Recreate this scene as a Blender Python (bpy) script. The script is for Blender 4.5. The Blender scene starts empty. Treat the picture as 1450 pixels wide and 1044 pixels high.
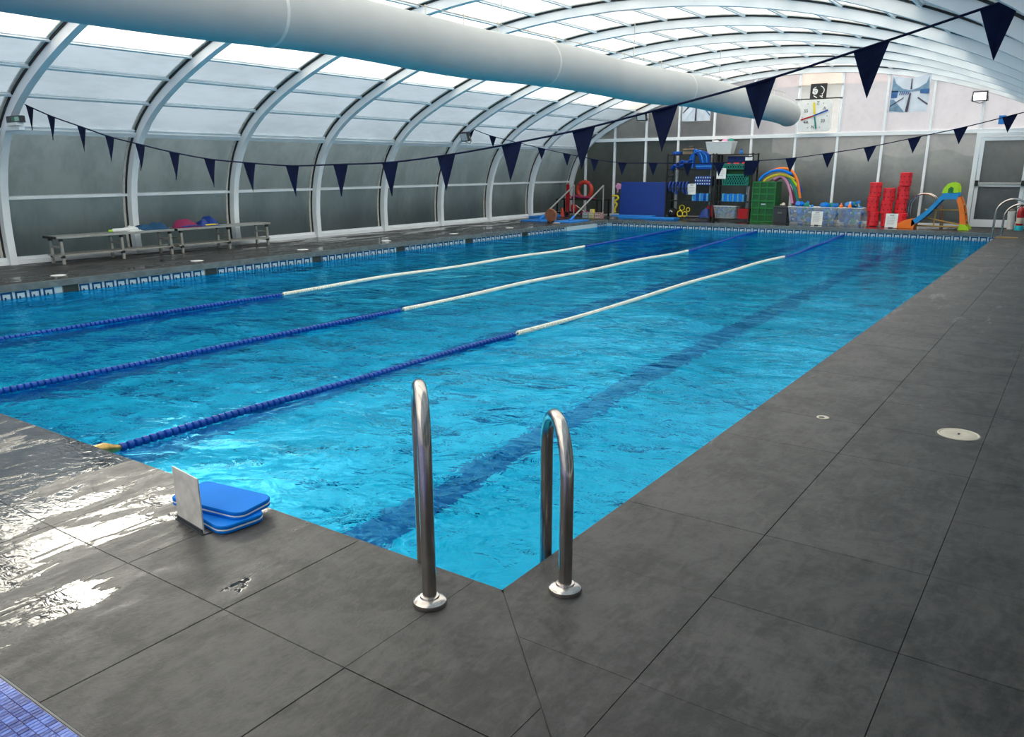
import bpy, bmesh, math, random
from mathutils import Vector, Matrix
random.seed(7)
S = bpy.context.scene
COL = S.collection
PI = math.pi
# ------------------------------------------------------------------ camera
cam_d = bpy.data.cameras.new('camera'); cam = bpy.data.objects.new('camera', cam_d); COL.objects.link(cam)
CAM = Vector((-2.0766, -1.4975, 1.45))
pitch, roll, yaw = 0.2770955, -0.0041212, 0.6108685
fw = Vector((math.cos(pitch)*math.cos(yaw), math.cos(pitch)*math.sin(yaw), -math.sin(pitch)))
r0 = Vector((math.sin(yaw), -math.cos(yaw), 0)); u0 = r0.cross(fw)
rr = r0*math.cos(roll)+u0*math.sin(roll); uu = -r0*math.sin(roll)+u0*math.cos(roll)
cam.matrix_world = Matrix(((rr.x, uu.x, -fw.x, CAM.x), (rr.y, uu.y, -fw.y, CAM.y), (rr.z, uu.z, -fw.z, CAM.z), (0, 0, 0, 1)))
cam_d.sensor_width = 36; cam_d.lens = 36*1136.16/1450; cam_d.shift_y = 40/1450
cam_d.clip_start = .05; cam_d.clip_end = 300
S.camera = cam
# ------------------------------------------------------------------ world: bright overcast sky
W = bpy.data.worlds.new('sky'); S.world = W; W.use_nodes = True
nt = W.node_tree; nt.nodes.clear()
o_ = nt.nodes.new('ShaderNodeOutputWorld'); bg = nt.nodes.new('ShaderNodeBackground')
tc = nt.nodes.new('ShaderNodeTexCoord'); sx = nt.nodes.new('ShaderNodeSeparateXYZ'); cr = nt.nodes.new('ShaderNodeValToRGB')
nt.links.new(tc.outputs['Generated'], sx.inputs[0]); nt.links.new(sx.outputs['Z'], cr.inputs[0])
cr.color_ramp.elements[0].position = 0.0; cr.color_ramp.elements[0].color = (.30, .35, .42, 1)
cr.color_ramp.elements[1].position = .95; cr.color_ramp.elements[1].color = (1.0, .985, .95, 1)
nt.links.new(cr.outputs[0], bg.inputs[0]); bg.inputs[1].default_value = 2.8
nt.links.new(bg.outputs[0], o_.inputs[0])
sun_d = bpy.data.lights.new('sun', 'SUN'); sun = bpy.data.objects.new('sun', sun_d); COL.objects.link(sun)
sun_d.energy = 1.7; sun_d.angle = math.radians(12); sun_d.color = (1, .95, .86)
sun.rotation_euler = Vector((.33, .70, .62)).to_track_quat('Z', 'Y').to_euler(); sun.location = (8, 5, 12)
S.view_settings.view_transform = 'Standard'; S.view_settings.look = 'None'
S.view_settings.exposure = 0.5; S.view_settings.gamma = 1; S.view_settings.use_curve_mapping = False
S.cycles.max_bounces = 18; S.cycles.diffuse_bounces = 8; S.cycles.glossy_bounces = 5
S.cycles.transmission_bounces = 10; S.cycles.transparent_max_bounces = 12
# ------------------------------------------------------------------ materials
def new_mat(name):
    m = bpy.data.materials.new(name); m.use_nodes = True
    return m, m.node_tree.nodes, m.node_tree.links, m.node_tree.nodes['Principled BSDF']
def pmat(name, col, rough=.5, metal=0, var=.06, scale=8, bump=0, spec=.5, alpha=1, coat=0, trans=0):
    m, n, l, b = new_mat(name)
    b.inputs['Roughness'].default_value = rough; b.inputs['Metallic'].default_value = metal
    b.inputs['Specular IOR Level'].default_value = spec; b.inputs['Alpha'].default_value = alpha
    b.inputs['Coat Weight'].default_value = coat; b.inputs['Transmission Weight'].default_value = trans
    g = n.new('ShaderNodeNewGeometry'); no = n.new('ShaderNodeTexNoise'); no.inputs['Scale'].default_value = scale
    no.inputs['Detail'].default_value = 3
    l.new(g.outputs['Position'], no.inputs['Vector'])
    rp = n.new('ShaderNodeValToRGB'); rp.color_ramp.elements[0].position = .3; rp.color_ramp.elements[1].position = .7
    rp.color_ramp.elements[0].color = tuple(c*(1-var) for c in col[:3])+(1,)
    rp.color_ramp.elements[1].color = tuple(min(1, c*(1+var)) for c in col[:3])+(1,)
    l.new(no.outputs['Fac'], rp.inputs[0]); l.new(rp.outputs[0], b.inputs['Base Color'])
    if bump:
        bp = n.new('ShaderNodeBump'); bp.inputs['Strength'].default_value = bump; bp.inputs['Distance'].default_value = .01
        l.new(no.outputs['Fac'], bp.inputs['Height']); l.new(bp.outputs[0], b.inputs['Normal'])
    return m
def math_node(n, l, op, a, b=None, clamp=False):
    x = n.new('ShaderNodeMath'); x.operation = op; x.use_clamp = clamp
    for i, v in enumerate((a, b)):
        if v is None: continue
        if isinstance(v, (int, float)): x.inputs[i].default_value = v
        else: l.new(v, x.inputs[i])
    return x.outputs[0]
def maprange(n, l, v, a, b, c=0., d=1., smooth=True):
    x = n.new('ShaderNodeMapRange'); x.interpolation_type = 'SMOOTHSTEP' if smooth else 'LINEAR'
    l.new(v, x.inputs[0])
    for i, q in enumerate((a, b, c, d)): x.inputs[i+1].default_value = q
    return x.outputs[0]
def noise(n, l, vec, scale, detail=3, rough=.5, dist=0, stretch=None):
    if stretch:
        mp = n.new('ShaderNodeMapping'); mp.inputs['Scale'].default_value = stretch; l.new(vec, mp.inputs[0]); vec = mp.outputs[0]
    x = n.new('ShaderNodeTexNoise'); x.inputs['Scale'].default_value = scale; x.inputs['Detail'].default_value = detail
    x.inputs['Roughness'].default_value = rough; x.inputs['Distortion'].default_value = dist; l.new(vec, x.inputs['Vector'])
    return x.outputs['Fac']
def mixc(n, l, f, a, b, mode='MIX'):
    x = n.new('ShaderNodeMix'); x.data_type = 'RGBA'; x.blend_type = mode
    if isinstance(f, (int, float)): x.inputs[0].default_value = f
    else: l.new(f, x.inputs[0])
    for i, v in ((6, a), (7, b)):
        if isinstance(v, tuple): x.inputs[i].default_value = v
        else: l.new(v, x.inputs[i])
    return x.outputs[2]
def deck_material(name, base=(.035, .0345, .0345)):
    m, n, l, b = new_mat(name)
    g = n.new('ShaderNodeNewGeometry'); pos = g.outputs['Position']
    oi = n.new('ShaderNodeObjectInfo')
    n1 = noise(n, l, pos, 2.4, 7, .68, .8); n2 = noise(n, l, pos, 18, 6, .72, .8)
    n3 = noise(n, l, pos, 5, 4, .6, 1.2, (1, 3.0, 1))
    f = math_node(n, l, 'ADD', math_node(n, l, 'MULTIPLY', n1, .5), math_node(n, l, 'MULTIPLY', n2, .25))
    f = math_node(n, l, 'ADD', f, math_node(n, l, 'MULTIPLY', n3, .25))
    f = maprange(n, l, f, .40, .60)
    c1 = tuple(x*.46 for x in base)+(1,); c2 = (base[0]*1.9, base[1]*1.84, base[2]*1.8, 1)
    col = mixc(n, l, f, c1, c2)
    rv = math_node(n, l, 'ADD', math_node(n, l, 'MULTIPLY', oi.outputs['Random'], .22), .89)
    cc = n.new('ShaderNodeCombineColor'); [l.new(rv, cc.inputs[i]) for i in range(3)]
    col = mixc(n, l, 1., col, cc.outputs[0], 'MULTIPLY')
    # standing water: thin film patches, most of it on the deck beside the shallow end corner and the left deck
    sp = n.new('ShaderNodeSeparateXYZ'); l.new(pos, sp.inputs[0])
    wn = noise(n, l, pos, 1.7, 6, .62, 1.1, (.45, 1.5, 1))
    wn2 = noise(n, l, pos, 8, 5, .65, .9, (.35, 1.5, 1))
    wf = math_node(n, l, 'ADD', math_node(n, l, 'MULTIPLY', wn, .62), math_node(n, l, 'MULTIPLY', wn2, .38))
    bias = maprange(n, l, sp.outputs['Y'], -.2, 2.4, -.10, .13)
    right = maprange(n, l, sp.outputs['X'], 3.0, 8.0, 0, .05)
    wf = math_node(n, l, 'ADD', math_node(n, l, 'ADD', wf, bias), right)
    wf = math_node(n, l, 'SUBTRACT', wf, maprange(n, l, sp.outputs['Y'], 7.0, 9.5, 0, .11))
    wet = maprange(n, l, wf, .575, .60)
    damp = maprange(n, l, wf, .50, .61)
    col = mixc(n, l, math_node(n, l, 'MULTIPLY', damp, .35), col, tuple(x*.5 for x in base)+(1,))
    l.new(col, b.inputs['Base Color'])
    rg = n.new('ShaderNodeMix'); rg.data_type = 'FLOAT'; l.new(wet, rg.inputs[0]); rg.inputs[2].default_value = .52; rg.inputs[3].default_value = .07
    rg2 = n.new('ShaderNodeMix'); rg2.data_type = 'FLOAT'; l.new(damp, rg2.inputs[0]); l.new(rg.outputs[0], rg2.inputs[2])
    l.new(math_node(n, l, 'MULTIPLY', rg.outputs[0], .62), rg2.inputs[3])
    l.new(rg2.outputs[0], b.inputs['Roughness'])
    # relief: slate grain where dry, soft ripples where wet
    hn = noise(n, l, pos, 38, 4, .6, 1.0, (1, 1.8, 1)); rip = noise(n, l, pos, 22, 2, .5, 1.5, (1, .5, 1))
    dry = math_node(n, l, 'SUBTRACT', 1.0, wet)
    h = math_node(n, l, 'ADD', math_node(n, l, 'MULTIPLY', math_node(n, l, 'MULTIPLY', hn, dry), 1.0), math_node(n, l, 'MULTIPLY', rip, .7))
    bp = n.new('ShaderNodeBump'); bp.inputs['Strength'].default_value = .55; bp.inputs['Distance'].default_value = .0032
    l.new(h, bp.inputs['Height']); l.new(bp.outputs[0], b.inputs['Normal'])
    b.inputs['Specular IOR Level'].default_value = .5
    return m
def panel_material(name, colA, colB, transp=0., streak=(1, 1, 1), tcol=(1, 1, 1, 1), gloss=.06, fwd=0.):
    m, n, l, b = new_mat(name); n.remove(b)
    out = n['Material Output']; g = n.new('ShaderNodeNewGeometry'); pos = g.outputs['Position']
    f1 = noise(n, l, pos, 1.3, 4, .55, .5, streak); f2 = noise(n, l, pos, 9, 4, .6, 0, streak)
    f = maprange(n, l, math_node(n, l, 'ADD', math_node(n, l, 'MULTIPLY', f1, .7), math_node(n, l, 'MULTIPLY', f2, .3)), .35, .65)
    col = mixc(n, l, f, colA+(1,), colB+(1,))
    t = n.new('ShaderNodeBsdfTranslucent'); l.new(col, t.inputs[0])
    d = n.new('ShaderNodeBsdfDiffuse'); l.new(col, d.inputs[0])
    mx = n.new('ShaderNodeMixShader'); mx.inputs[0].default_value = .22; l.new(t.outputs[0], mx.inputs[1]); l.new(d.outputs[0], mx.inputs[2])
    last = mx.outputs[0]
    if fwd:
        rfr = n.new('ShaderNodeBsdfRefraction'); rfr.inputs['IOR'].default_value = 1.25; rfr.inputs['Roughness'].default_value = .5; l.new(col, rfr.inputs['Color'])
        m1 = n.new('ShaderNodeMixShader'); m1.inputs[0].default_value = fwd; l.new(last, m1.inputs[1]); l.new(rfr.outputs[0], m1.inputs[2]); last = m1.outputs[0]
    if transp:
        tr = n.new('ShaderNodeBsdfTransparent'); tr.inputs[0].default_value = tcol
        m2 = n.new('ShaderNodeMixShader'); m2.inputs[0].default_value = transp; l.new(last, m2.inputs[1]); l.new(tr.outputs[0], m2.inputs[2]); last = m2.outputs[0]
    gl = n.new('ShaderNodeBsdfGlossy'); gl.inputs['Roughness'].default_value = .22
    m3 = n.new('ShaderNodeMixShader'); m3.inputs[0].default_value = gloss; l.new(last, m3.inputs[1]); l.new(gl.outputs[0], m3.inputs[2])
    l.new(m3.outputs[0], out.inputs[0])
    return m
M = {}
M['deck'] = deck_material('grey_slate_tile')
M['grout'] = pmat('dark_grout', (.075, .070, .064), .7, var=.4, scale=6)
M['coping'] = pmat('coping_stone', (.13, .14, .14), .45, var=.25, scale=9)
M['frame'] = pmat('white_aluminium', (.86, .89, .91), .38, var=.05, scale=3)
M['frame_old'] = pmat('weathered_white_strip', (.62, .60, .55), .5, var=.15, scale=12)
M['gasket'] = pmat('black_gasket', (.02, .02, .022), .6)
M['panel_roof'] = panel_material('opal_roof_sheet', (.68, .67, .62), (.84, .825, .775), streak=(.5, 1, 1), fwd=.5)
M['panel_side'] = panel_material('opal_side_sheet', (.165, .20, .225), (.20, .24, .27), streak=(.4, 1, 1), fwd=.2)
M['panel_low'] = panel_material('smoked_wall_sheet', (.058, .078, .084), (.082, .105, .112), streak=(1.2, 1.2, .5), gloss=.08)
M['pane_up'] = panel_material('frosted_end_pane', (.46, .445, .47), (.54, .52, .545), transp=.14, gloss=.05)
M['pane_low'] = panel_material('frosted_low_pane', (.17, .185, .18), (.225, .235, .225), transp=.12, gloss=.07)
M['pane_clear'] = panel_material('clear_dirty_pane', (.6, .62, .58), (.7, .7, .66), transp=.45, gloss=.05)
M['steel'] = pmat('stainless_steel', (.55, .50, .46), .20, 1, var=.15, scale=14)
M['alu'] = pmat('brushed_aluminium', (.50, .48, .44), .38, .7, var=.1, scale=20)
M['duct'] = pmat('duct_fabric', (.40, .42, .43), .75, var=.04, scale=3, bump=.15)
M['seam'] = pmat('duct_seam', (.58, .59, .59), .7)
M['blue_float'] = pmat('blue_float_plastic', (.0, .055, .33), .45, spec=.3, var=.1)
M['white_float'] = pmat('cream_float_plastic', (.78, .76, .66), .4, var=.08)
M['brass'] = pmat('brass', (.45, .30, .10), .35, .8, var=.25, scale=40)
M['navy'] = pmat('navy_nylon', (.002, .007, .035), .8, var=.2, spec=.15)
M['cord'] = pmat('bunting_cord', (.06, .07, .11), .6)
M['white'] = pmat('white_plastic', (.80, .80, .78), .45)
M['paper'] = pmat('paper', (.84, .84, .82), .6)
M['ink'] = pmat('ink', (.10, .10, .11), .7)
M['sign'] = pmat('stained_white_plate', (.66, .63, .58), .5, var=.15, scale=18)
M['black'] = pmat('black_plastic', (.012, .012, .013), .5)
M['foam_blue'] = pmat('blue_foam', (.0, .19, .72), .7, var=.05, spec=.2)
M['foam_grey'] = pmat('pale_foam_core', (.50, .62, .70), .6)
M['core_foam'] = pmat('white_foam_core', (.72, .76, .78), .6)
M['buoy_blue'] = pmat('light_blue_foam', (.07, .30, .58), .6)
M['mat_blue'] = pmat('blue_vinyl_mat', (.002, .035, .24), .5, var=.08)
M['sky_blue'] = pmat('bright_blue_foam', (.01, .20, .62), .5)
M['red'] = pmat('red_foam', (.70, .018, .03), .55, var=.08)
M['red_dark'] = pmat('red_hole', (.16, .004, .008), .8)
M['orange'] = pmat('orange_plastic', (.95, .20, .01), .4)
M['buoy'] = pmat('orange_red_buoy', (.55, .045, .02), .5)
M['lime'] = pmat('lime_plastic', (.45, .75, .01), .4)
M['slide_blue'] = pmat('slide_blue_plastic', (.01, .26, .62), .35)
M['ochre'] = pmat('ochre_tube', (.62, .36, .08), .5)
M['green'] = pmat('green_crate_plastic', (.004, .10, .022), .5)
M['green_lt'] = pmat('green_crate_edge', (.008, .17, .03), .5)
M['teal'] = pmat('teal_plastic', (.01, .24, .19), .5)
M['clear'] = pmat('clear_bin_plastic', (.60, .70, .78), .3, alpha=.2)
M['cardboard'] = pmat('cardboard', (.36, .25, .17), .8)
M['yellow'] = pmat('yellow_foam', (.80, .62, .03), .5)
M['pink'] = pmat('pink_foam', (.72, .30, .50), .6)
M['maroon'] = pmat('maroon_cloth', (.28, .02, .09), .7)
M['teal_cloth'] = pmat('petrol_blue_cloth', (.01, .07, .16), .8)
M['brown'] = pmat('brown_rubber', (.25, .09, .05), .7, var=.2)
M['cream'] = pmat('cream_plastic', (.66, .60, .48), .45, var=.06)
M['drain_grey'] = pmat('drain_recess', (.12, .12, .11), .6)
M['ext_red'] = pmat('extinguisher_red', (.45, .015, .02), .25)
M['cyan'] = pmat('cyan_plastic', (.01, .50, .62), .4)
M['dark_grey'] = pmat('dark_grey_plastic', (.03, .035, .045), .5)
M['glass_lamp'] = pmat('lamp_glass', (.55, .62, .66), .15)
M['exit_green'] = pmat('exit_sign_green', (.01, .12, .07), .4)
M['exit_pale'] = pmat('exit_sign_figure', (.30, .55, .42), .4)
M['tile_white'] = pmat('white_mosaic', (.48, .54, .57), .35, var=.08, scale=60)
M['tile_navy'] = pmat('navy_mosaic', (.012, .055, .16), .25, var=.35, scale=60)
M['tile_pale'] = pmat('pale_mosaic', (.45, .55, .60), .3, var=.1, scale=60)
M['gutter'] = pmat('skimmer_dark', (.02, .025, .022), .6)
M['lamp_on'] = None
m, n, l, b = new_mat('lamp_on'); b.inputs['Emission Color'].default_value = (1, 1, 1, 1); b.inputs['Emission Strength'].default_value = 3; M['lamp_on'] = m
# pool tile: small square mosaic
def pool_tile(name, c1, c2, size=.05, grout=(.1, .85, .9)):
    m, n, l, b = new_mat(name); g = n.new('ShaderNodeNewGeometry')
    bt = n.new('ShaderNodeTexBrick'); bt.offset = 0; bt.inputs['Scale'].default_value = 1
    bt.inputs['Brick Width'].default_value = size; bt.inputs['Row Height'].default_value = size; bt.inputs['Mortar Size'].default_value = .003
    bt.inputs['Color1'].default_value = c1+(1,); bt.inputs['Color2'].default_value = c2+(1,); bt.inputs['Mortar'].default_value = grout+(1,)
    l.new(g.outputs['Position'], bt.inputs['Vector']); l.new(bt.outputs[0], b.inputs['Base Color'])
    b.inputs['Roughness'].default_value = .3
    return m
M['pool'] = pool_tile('pool_mosaic', (.0, .90, 1.0), (.0, .96, 1.0))
M['lane_mark'] = pool_tile('lane_mark_mosaic', (.0, .055, .30), (.0, .075, .36), grout=(.01, .10, .36))
# tessera
m, n, l, b = new_mat('blue_glass_tessera'); oi = n.new('ShaderNodeObjectInfo'); g = n.new('ShaderNodeNewGeometry')
f = noise(n, l, g.outputs['Position'], 120, 3, .6, 1.5, (.35, 1, 1))
f2 = math_node(n, l, 'ADD', math_node(n, l, 'MULTIPLY', f, .8), math_node(n, l, 'MULTIPLY', oi.outputs['Random'], .45))
l.new(mixc(n, l, maprange(n, l, f2, .35, .85), (.012, .035, .22, 1), (.10, .19, .62, 1)), b.inputs['Base Color']); b.inputs['Roughness'].default_value = .18
M['tessera'] = m
m, n, l, b = new_mat('blue_mosaic_floor'); g = n.new('ShaderNodeNewGeometry')
bt = n.new('ShaderNodeTexBrick'); bt.offset = 0; bt.inputs['Scale'].default_value = 1; bt.inputs['Brick Width'].default_value = .03; bt.inputs['Row Height'].default_value = .015
bt.inputs['Mortar Size'].default_value = .0012; bt.inputs['Color1'].default_value = (.02, .05, .28, 1); bt.inputs['Color2'].default_value = (.09, .16, .55, 1); bt.inputs['Mortar'].default_value = (.5, .42, .48, 1)
l.new(g.outputs['Position'], bt.inputs['Vector']); l.new(bt.outputs[0], b.inputs['Base Color']); b.inputs['Roughness'].default_value = .3
M['mosaic_floor'] = m
M['pink_grout'] = pmat('pinkish_grout', (.46, .38, .42), .7, var=.15, scale=40)
# water
m, n, l, b = new_mat('pool_water'); n.remove(b); out = n['Material Output']
rf = n.new('ShaderNodeBsdfRefraction'); rf.inputs['IOR'].default_value = 1.33; rf.inputs['Roughness'].default_value = 0.0; rf.inputs['Color'].default_value = (.97, 1, 1, 1)
gs = n.new('ShaderNodeBsdfGlossy'); gs.inputs['Roughness'].default_value = 0.0; gs.inputs['Color'].default_value = (.15, .70, .95, 1)
fr = n.new('ShaderNodeFresnel'); fr.inputs['IOR'].default_value = 1.33; mxw = n.new('ShaderNodeMixShader')
g = n.new('ShaderNodeNewGeometry'); pos = g.outputs['Position']
w1 = noise(n, l, pos, 1.5, 3, .5, .8, (1.0, .75, 1)); w2 = noise(n, l, pos, 5.5, 3, .5, 1.2, (1.2, .8, 1)); w3 = noise(n, l, pos, 16, 2, .5, .8, (1, .8, 1))
h = math_node(n, l, 'ADD', math_node(n, l, 'MULTIPLY', w1, .036), math_node(n, l, 'MULTIPLY', w2, .0085))
h = math_node(n, l, 'ADD', h, math_node(n, l, 'MULTIPLY', w3, .0012))
bp = n.new('ShaderNodeBump'); bp.inputs['Strength'].default_value = 1.0; bp.inputs['Distance'].default_value = 1.0
l.new(h, bp.inputs['Height'])
for q_ in (rf, gs, fr): l.new(bp.outputs[0], q_.inputs['Normal'])
l.new(fr.outputs[0], mxw.inputs[0]); l.new(rf.outputs[0], mxw.inputs[1]); l.new(gs.outputs[0], mxw.inputs[2])
l.new(mxw.outputs[0], out.inputs['Surface'])
va = n.new('ShaderNodeVolumeAbsorption'); va.inputs['Color'].default_value = (.0, .77, .98, 1); va.inputs['Density'].default_value = .21
l.new(va.outputs[0], out.inputs['Volume'])
M['water'] = m
# outside
M['hedge'] = pmat('hedge_leaves', (.022, .045, .018), .8, var=.8, scale=5)
M['grass'] = pmat('outside_ground', (.13, .14, .10), .9, var=.3, scale=2)
M['render_wall'] = pmat('pink_rendered_wall', (.66, .60, .58), .9, var=.06)
M['roof_tile'] = pmat('terracotta_roof_tiles', (.42, .22, .15), .8, var=.2)
# ------------------------------------------------------------------ mesh helpers
class MB:
    def __init__(s): s.v = []; s.f = []; s.mi = []
    def add(s, vs, fs, mi=0):
        k = len(s.v); s.v += [tuple(p) for p in vs]; s.f += [tuple(i+k for i in f) for f in fs]; s.mi += [mi]*len(fs)
    def box(s, x0, x1, y0, y1, z0, z1, mi=0, mat=None):
        vs = [Vector(p) for p in ((x0, y0, z0), (x1, y0, z0), (x1, y1, z0), (x0, y1, z0), (x0, y0, z1), (x1, y0, z1), (x1, y1, z1), (x0, y1, z1))]
        if mat: vs = [mat @ p for p in vs]
        s.add(vs, [(0, 3, 2, 1), (4, 5, 6, 7), (0, 1, 5, 4), (1, 2, 6, 5), (2, 3, 7, 6), (3, 0, 4, 7)], mi)
    def cbox(s, x0, x1, y0, y1, z0, z1, c=.003, mi=0, mat=None):   # box with chamfered top edges
        vs = [(x0, y0, z0), (x1, y0, z0), (x1, y1, z0), (x0, y1, z0), (x0, y0, z1-c), (x1, y0, z1-c), (x1, y1, z1-c), (x0, y1, z1-c),
              (x0+c, y0+c, z1), (x1-c, y0+c, z1), (x1-c, y1-c, z1), (x0+c, y1-c, z1)]
        vs = [Vector(p) for p in vs]
        if mat: vs = [mat @ p for p in vs]
        fs = [(0, 3, 2, 1), (8, 9, 10, 11)]
        for i in range(4):
            j = (i+1) % 4; fs += [(i, j, j+4, i+4), (i+4, j+4, j+8, i+8)]
        s.add(vs, fs, mi)
    def prism(s, poly, z0, z1, mi=0, mat=None):     # poly in XY (ccw), extruded in z
        k = len(poly); vs = [Vector((p[0], p[1], z0)) for p in poly]+[Vector((p[0], p[1], z1)) for p in poly]
        if mat: vs = [mat @ p for p in vs]
        s.add(vs, [tuple(range(k))[::-1], tuple(range(k, 2*k))]+[(i, (i+1) % k, (i+1) % k+k, i+k) for i in range(k)], mi)
    def tube(s, pts, r, seg=8, caps=True, mi=0, closed=False, rs=None):
        pts = [Vector(p) for p in pts]; N = len(pts); k0 = len(s.v); up = None
        for i, p in enumerate(pts):
            if closed: t = pts[(i+1) % N]-pts[i-1]
            else: t = pts[min(i+1, N-1)]-pts[max(i-1, 0)]
            t.normalize()
            if up is None:
                up = Vector((0, 0, 1)) if abs(t.z) < .9 else Vector((1, 0, 0))
            a = up-t*up.dot(t)
            if a.length < 1e-4: a = t.orthogonal()
            a.normalize(); up = a; b = t.cross(a); q = rs[i] if rs else r
            for j in range(seg):
                th = 2*PI*j/seg; s.v.append(tuple(p+a*math.cos(th)*q+b*math.sin(th)*q))
        n_ = N if closed else N-1
        for i in range(n_):
            for j in range(seg):
                i2 = (i+1) % N
                s.f.append((k0+i*seg+j, k0+i*seg+(j+1) % seg, k0+i2*seg+(j+1) % seg, k0+i2*seg+j)); s.mi.append(mi)
        if caps and not closed:
            s.f.append(tuple(k0+j for j in range(seg))[::-1]); s.mi.append(mi)
            s.f.append(tuple(k0+(N-1)*seg+j for j in range(seg))); s.mi.append(mi)
    def lathe(s, prof, seg=16, mi=0, mat=None):      # prof: (r, z)
        k0 = len(s.v)
        for (r, z) in prof:
            for j in range(seg):
                th = 2*PI*j/seg; p = Vector((r*math.cos(th), r*math.sin(th), z))
                s.v.append(tuple(mat @ p if mat else p))
        for i in range(len(prof)-1):
            for j in range(seg):
                s.f.append((k0+i*seg+j, k0+i*seg+(j+1) % seg, k0+(i+1)*seg+(j+1) % seg, k0+(i+1)*seg+j)); s.mi.append(mi)
        s.f.append(tuple(k0+j for j in range(seg))[::-1]); s.mi.append(mi)
        s.f.append(tuple(k0+(len(prof)-1)*seg+j for j in range(seg))); s.mi.append(mi)
    def mesh(s, name, mats, smooth=False):
        me = bpy.data.meshes.new(name); me.from_pydata(s.v, [], s.f)
        for m in (mats if isinstance(mats, (list, tuple)) else [mats]): me.materials.append(M[m] if isinstance(m, str) else m)
        me.polygons.foreach_set('material_index', s.mi)
        if smooth:
            me.polygons.foreach_set('use_smooth', [True]*len(s.f))
            try: me.set_sharp_from_angle(angle=math.radians(38))
            except Exception: pass
        me.update(); return me
    def build(s, name, mats, parent=None, smooth=False, loc=None, rot=None):
        return link(name, s.mesh(name, mats, smooth), parent, loc, rot)
def link(name, me, parent=None, loc=None, rot=None):
    o = bpy.data.objects.new(name, me); COL.objects.link(o)
    if parent: o.parent = parent
    if loc: o.location = loc
    if rot: o.rotation_euler = rot
    return o
def tag(o, label=None, cat=None, group=None, kind=None):
    for k, v in (('label', label), ('category', cat), ('group', group), ('kind', kind)):
        if v: o[k] = v
    return o
def thing(name, label, cat, loc=(0, 0, 0), rz=0, group=None):
    o = bpy.data.objects.new(name, None); COL.objects.link(o); o.location = loc; o.rotation_euler = (0, 0, rz); o.empty_display_size = .1
    return tag(o, label, cat, group)
def copy_tree(o, parent=None):
    c = o.copy(); COL.objects.link(c)
    if parent: c.parent = parent
    for ch in [x for x in KIDS.get(o.name, [])]: copy_tree(ch, c)
    return c
KIDS = {}
def index_kids(o):
    def rec(q):
        KIDS[q.name] = [c for c in bpy.data.objects if c.parent == q]
        for c in KIDS[q.name]: rec(c)
    rec(o)
def interp(pts, x):
    for i in range(len(pts)-1):
        if pts[i][0] <= x <= pts[i+1][0] or i == len(pts)-2:
            t = (x-pts[i][0])/(pts[i+1][0]-pts[i][0]); return pts[i][1]+(pts[i+1][1]-pts[i][1])*t
def catmull(P, per=6):
    P = [Vector(p) for p in P]; Q = [P[0]*2-P[1]]+P+[P[-1]*2-P[-2]]; out = []
    for i in range(1, len(Q)-2):
        for k in range(per):
            t = k/per; a, b, c, d = Q[i-1:i+3]
            out.append(.5*((2*b)+(c-a)*t+(2*a-5*b+4*c-d)*t*t+(3*b-a-3*c+d)*t**3))
    out.append(P[-1]); return out
# ------------------------------------------------------------------ hall profile (cross-section, y offset from the middle line and height)
YC = 5.2
half = catmull([(7.30, 0, 0), (7.31, .55, 0), (7.24, 1.1, 0), (7.07, 1.6, 0), (6.80, 2.02, 0), (6.32, 2.45, 0), (5.62, 2.84, 0), (4.80, 3.18, 0), (3.9, 3.48, 0), (2.9, 3.73, 0), (1.9, 3.90, 0), (.95, 3.99, 0), (0, 4.02, 0)], 8)
PROF = [Vector((0, YC+p.x, p.y)) for p in half]+[Vector((0, YC-p.x, p.y)) for p in half[::-1][1:]]
ARC = [0]
for i in range(1, len(PROF)): ARC.append(ARC[-1]+(PROF[i]-PROF[i-1]).length)
TOT = ARC[-1]
def prof_at(s):
    s = max(0, min(TOT, s))
    for i in range(1, len(ARC)):
        if s <= ARC[i]:
            t = (s-ARC[i-1])/(ARC[i]-ARC[i-1]); p = PROF[i-1].lerp(PROF[i], t); d = (PROF[i]-PROF[i-1]).normalized()
            return p, d, Vector((0, -d.z, d.y))*-1 if False else Vector((0, d.z, -d.y))   # point, tangent, outward/inward
    return PROF[-1], Vector((0, 0, -1)), Vector((0, 1, 0))
def s_at_z(z):
    for i in range(1, len(PROF)):
        if PROF[i].z >= z: return ARC[i-1]+(ARC[i]-ARC[i-1])*(z-PROF[i-1].z)/(PROF[i].z-PROF[i-1].z)
def ztop(y):
    d = abs(y-YC); hs = list(half)[::-1]
    for i in range(1, len(hs)):
        if hs[i].x >= d: return hs[i-1].y+(hs[i].y-hs[i-1].y)*(d-hs[i-1].x)/(hs[i].x-hs[i-1].x)
    return .3
def sweep(mb, s0, s1, x0, x1, d0, d1, n=24, mi=0):   # bar following the profile; d = depth inward from the skin
    k0 = len(mb.v)
    for i in range(n+1):
        p, t, _ = prof_at(s0+(s1-s0)*i/n); inw = Vector((0, -t.z, t.y)); 
        if (Vector((0, YC, 1.0))-p).dot(inw) < 0: inw = -inw
        for (x, d) in ((x0, d0), (x1, d0), (x1, d1), (x0, d1)):
            q = p+inw*d; mb.v.append((x, q.y, q.z))
    for i in range(n):
        for j in range(4):
            mb.f.append((k0+i*4+j, k0+i*4+(j+1) % 4, k0+(i+1)*4+(j+1) % 4, k0+(i+1)*4+j)); mb.mi.append(mi)
    mb.f.append((k0+3, k0+2, k0+1, k0)); mb.f.append((k0+n*4, k0+n*4+1, k0+n*4+2, k0+n*4+3)); mb.mi += [mi, mi]
BAY = 2.125; RX = [3.9+BAY*k for k in range(-5, 8)]; XF = 21.15; XN = RX[0]
S_MID, S_EAVE = s_at_z(1.04), s_at_z(2.06)
NP = 20; DS = (TOT-2*S_EAVE)/NP
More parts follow.
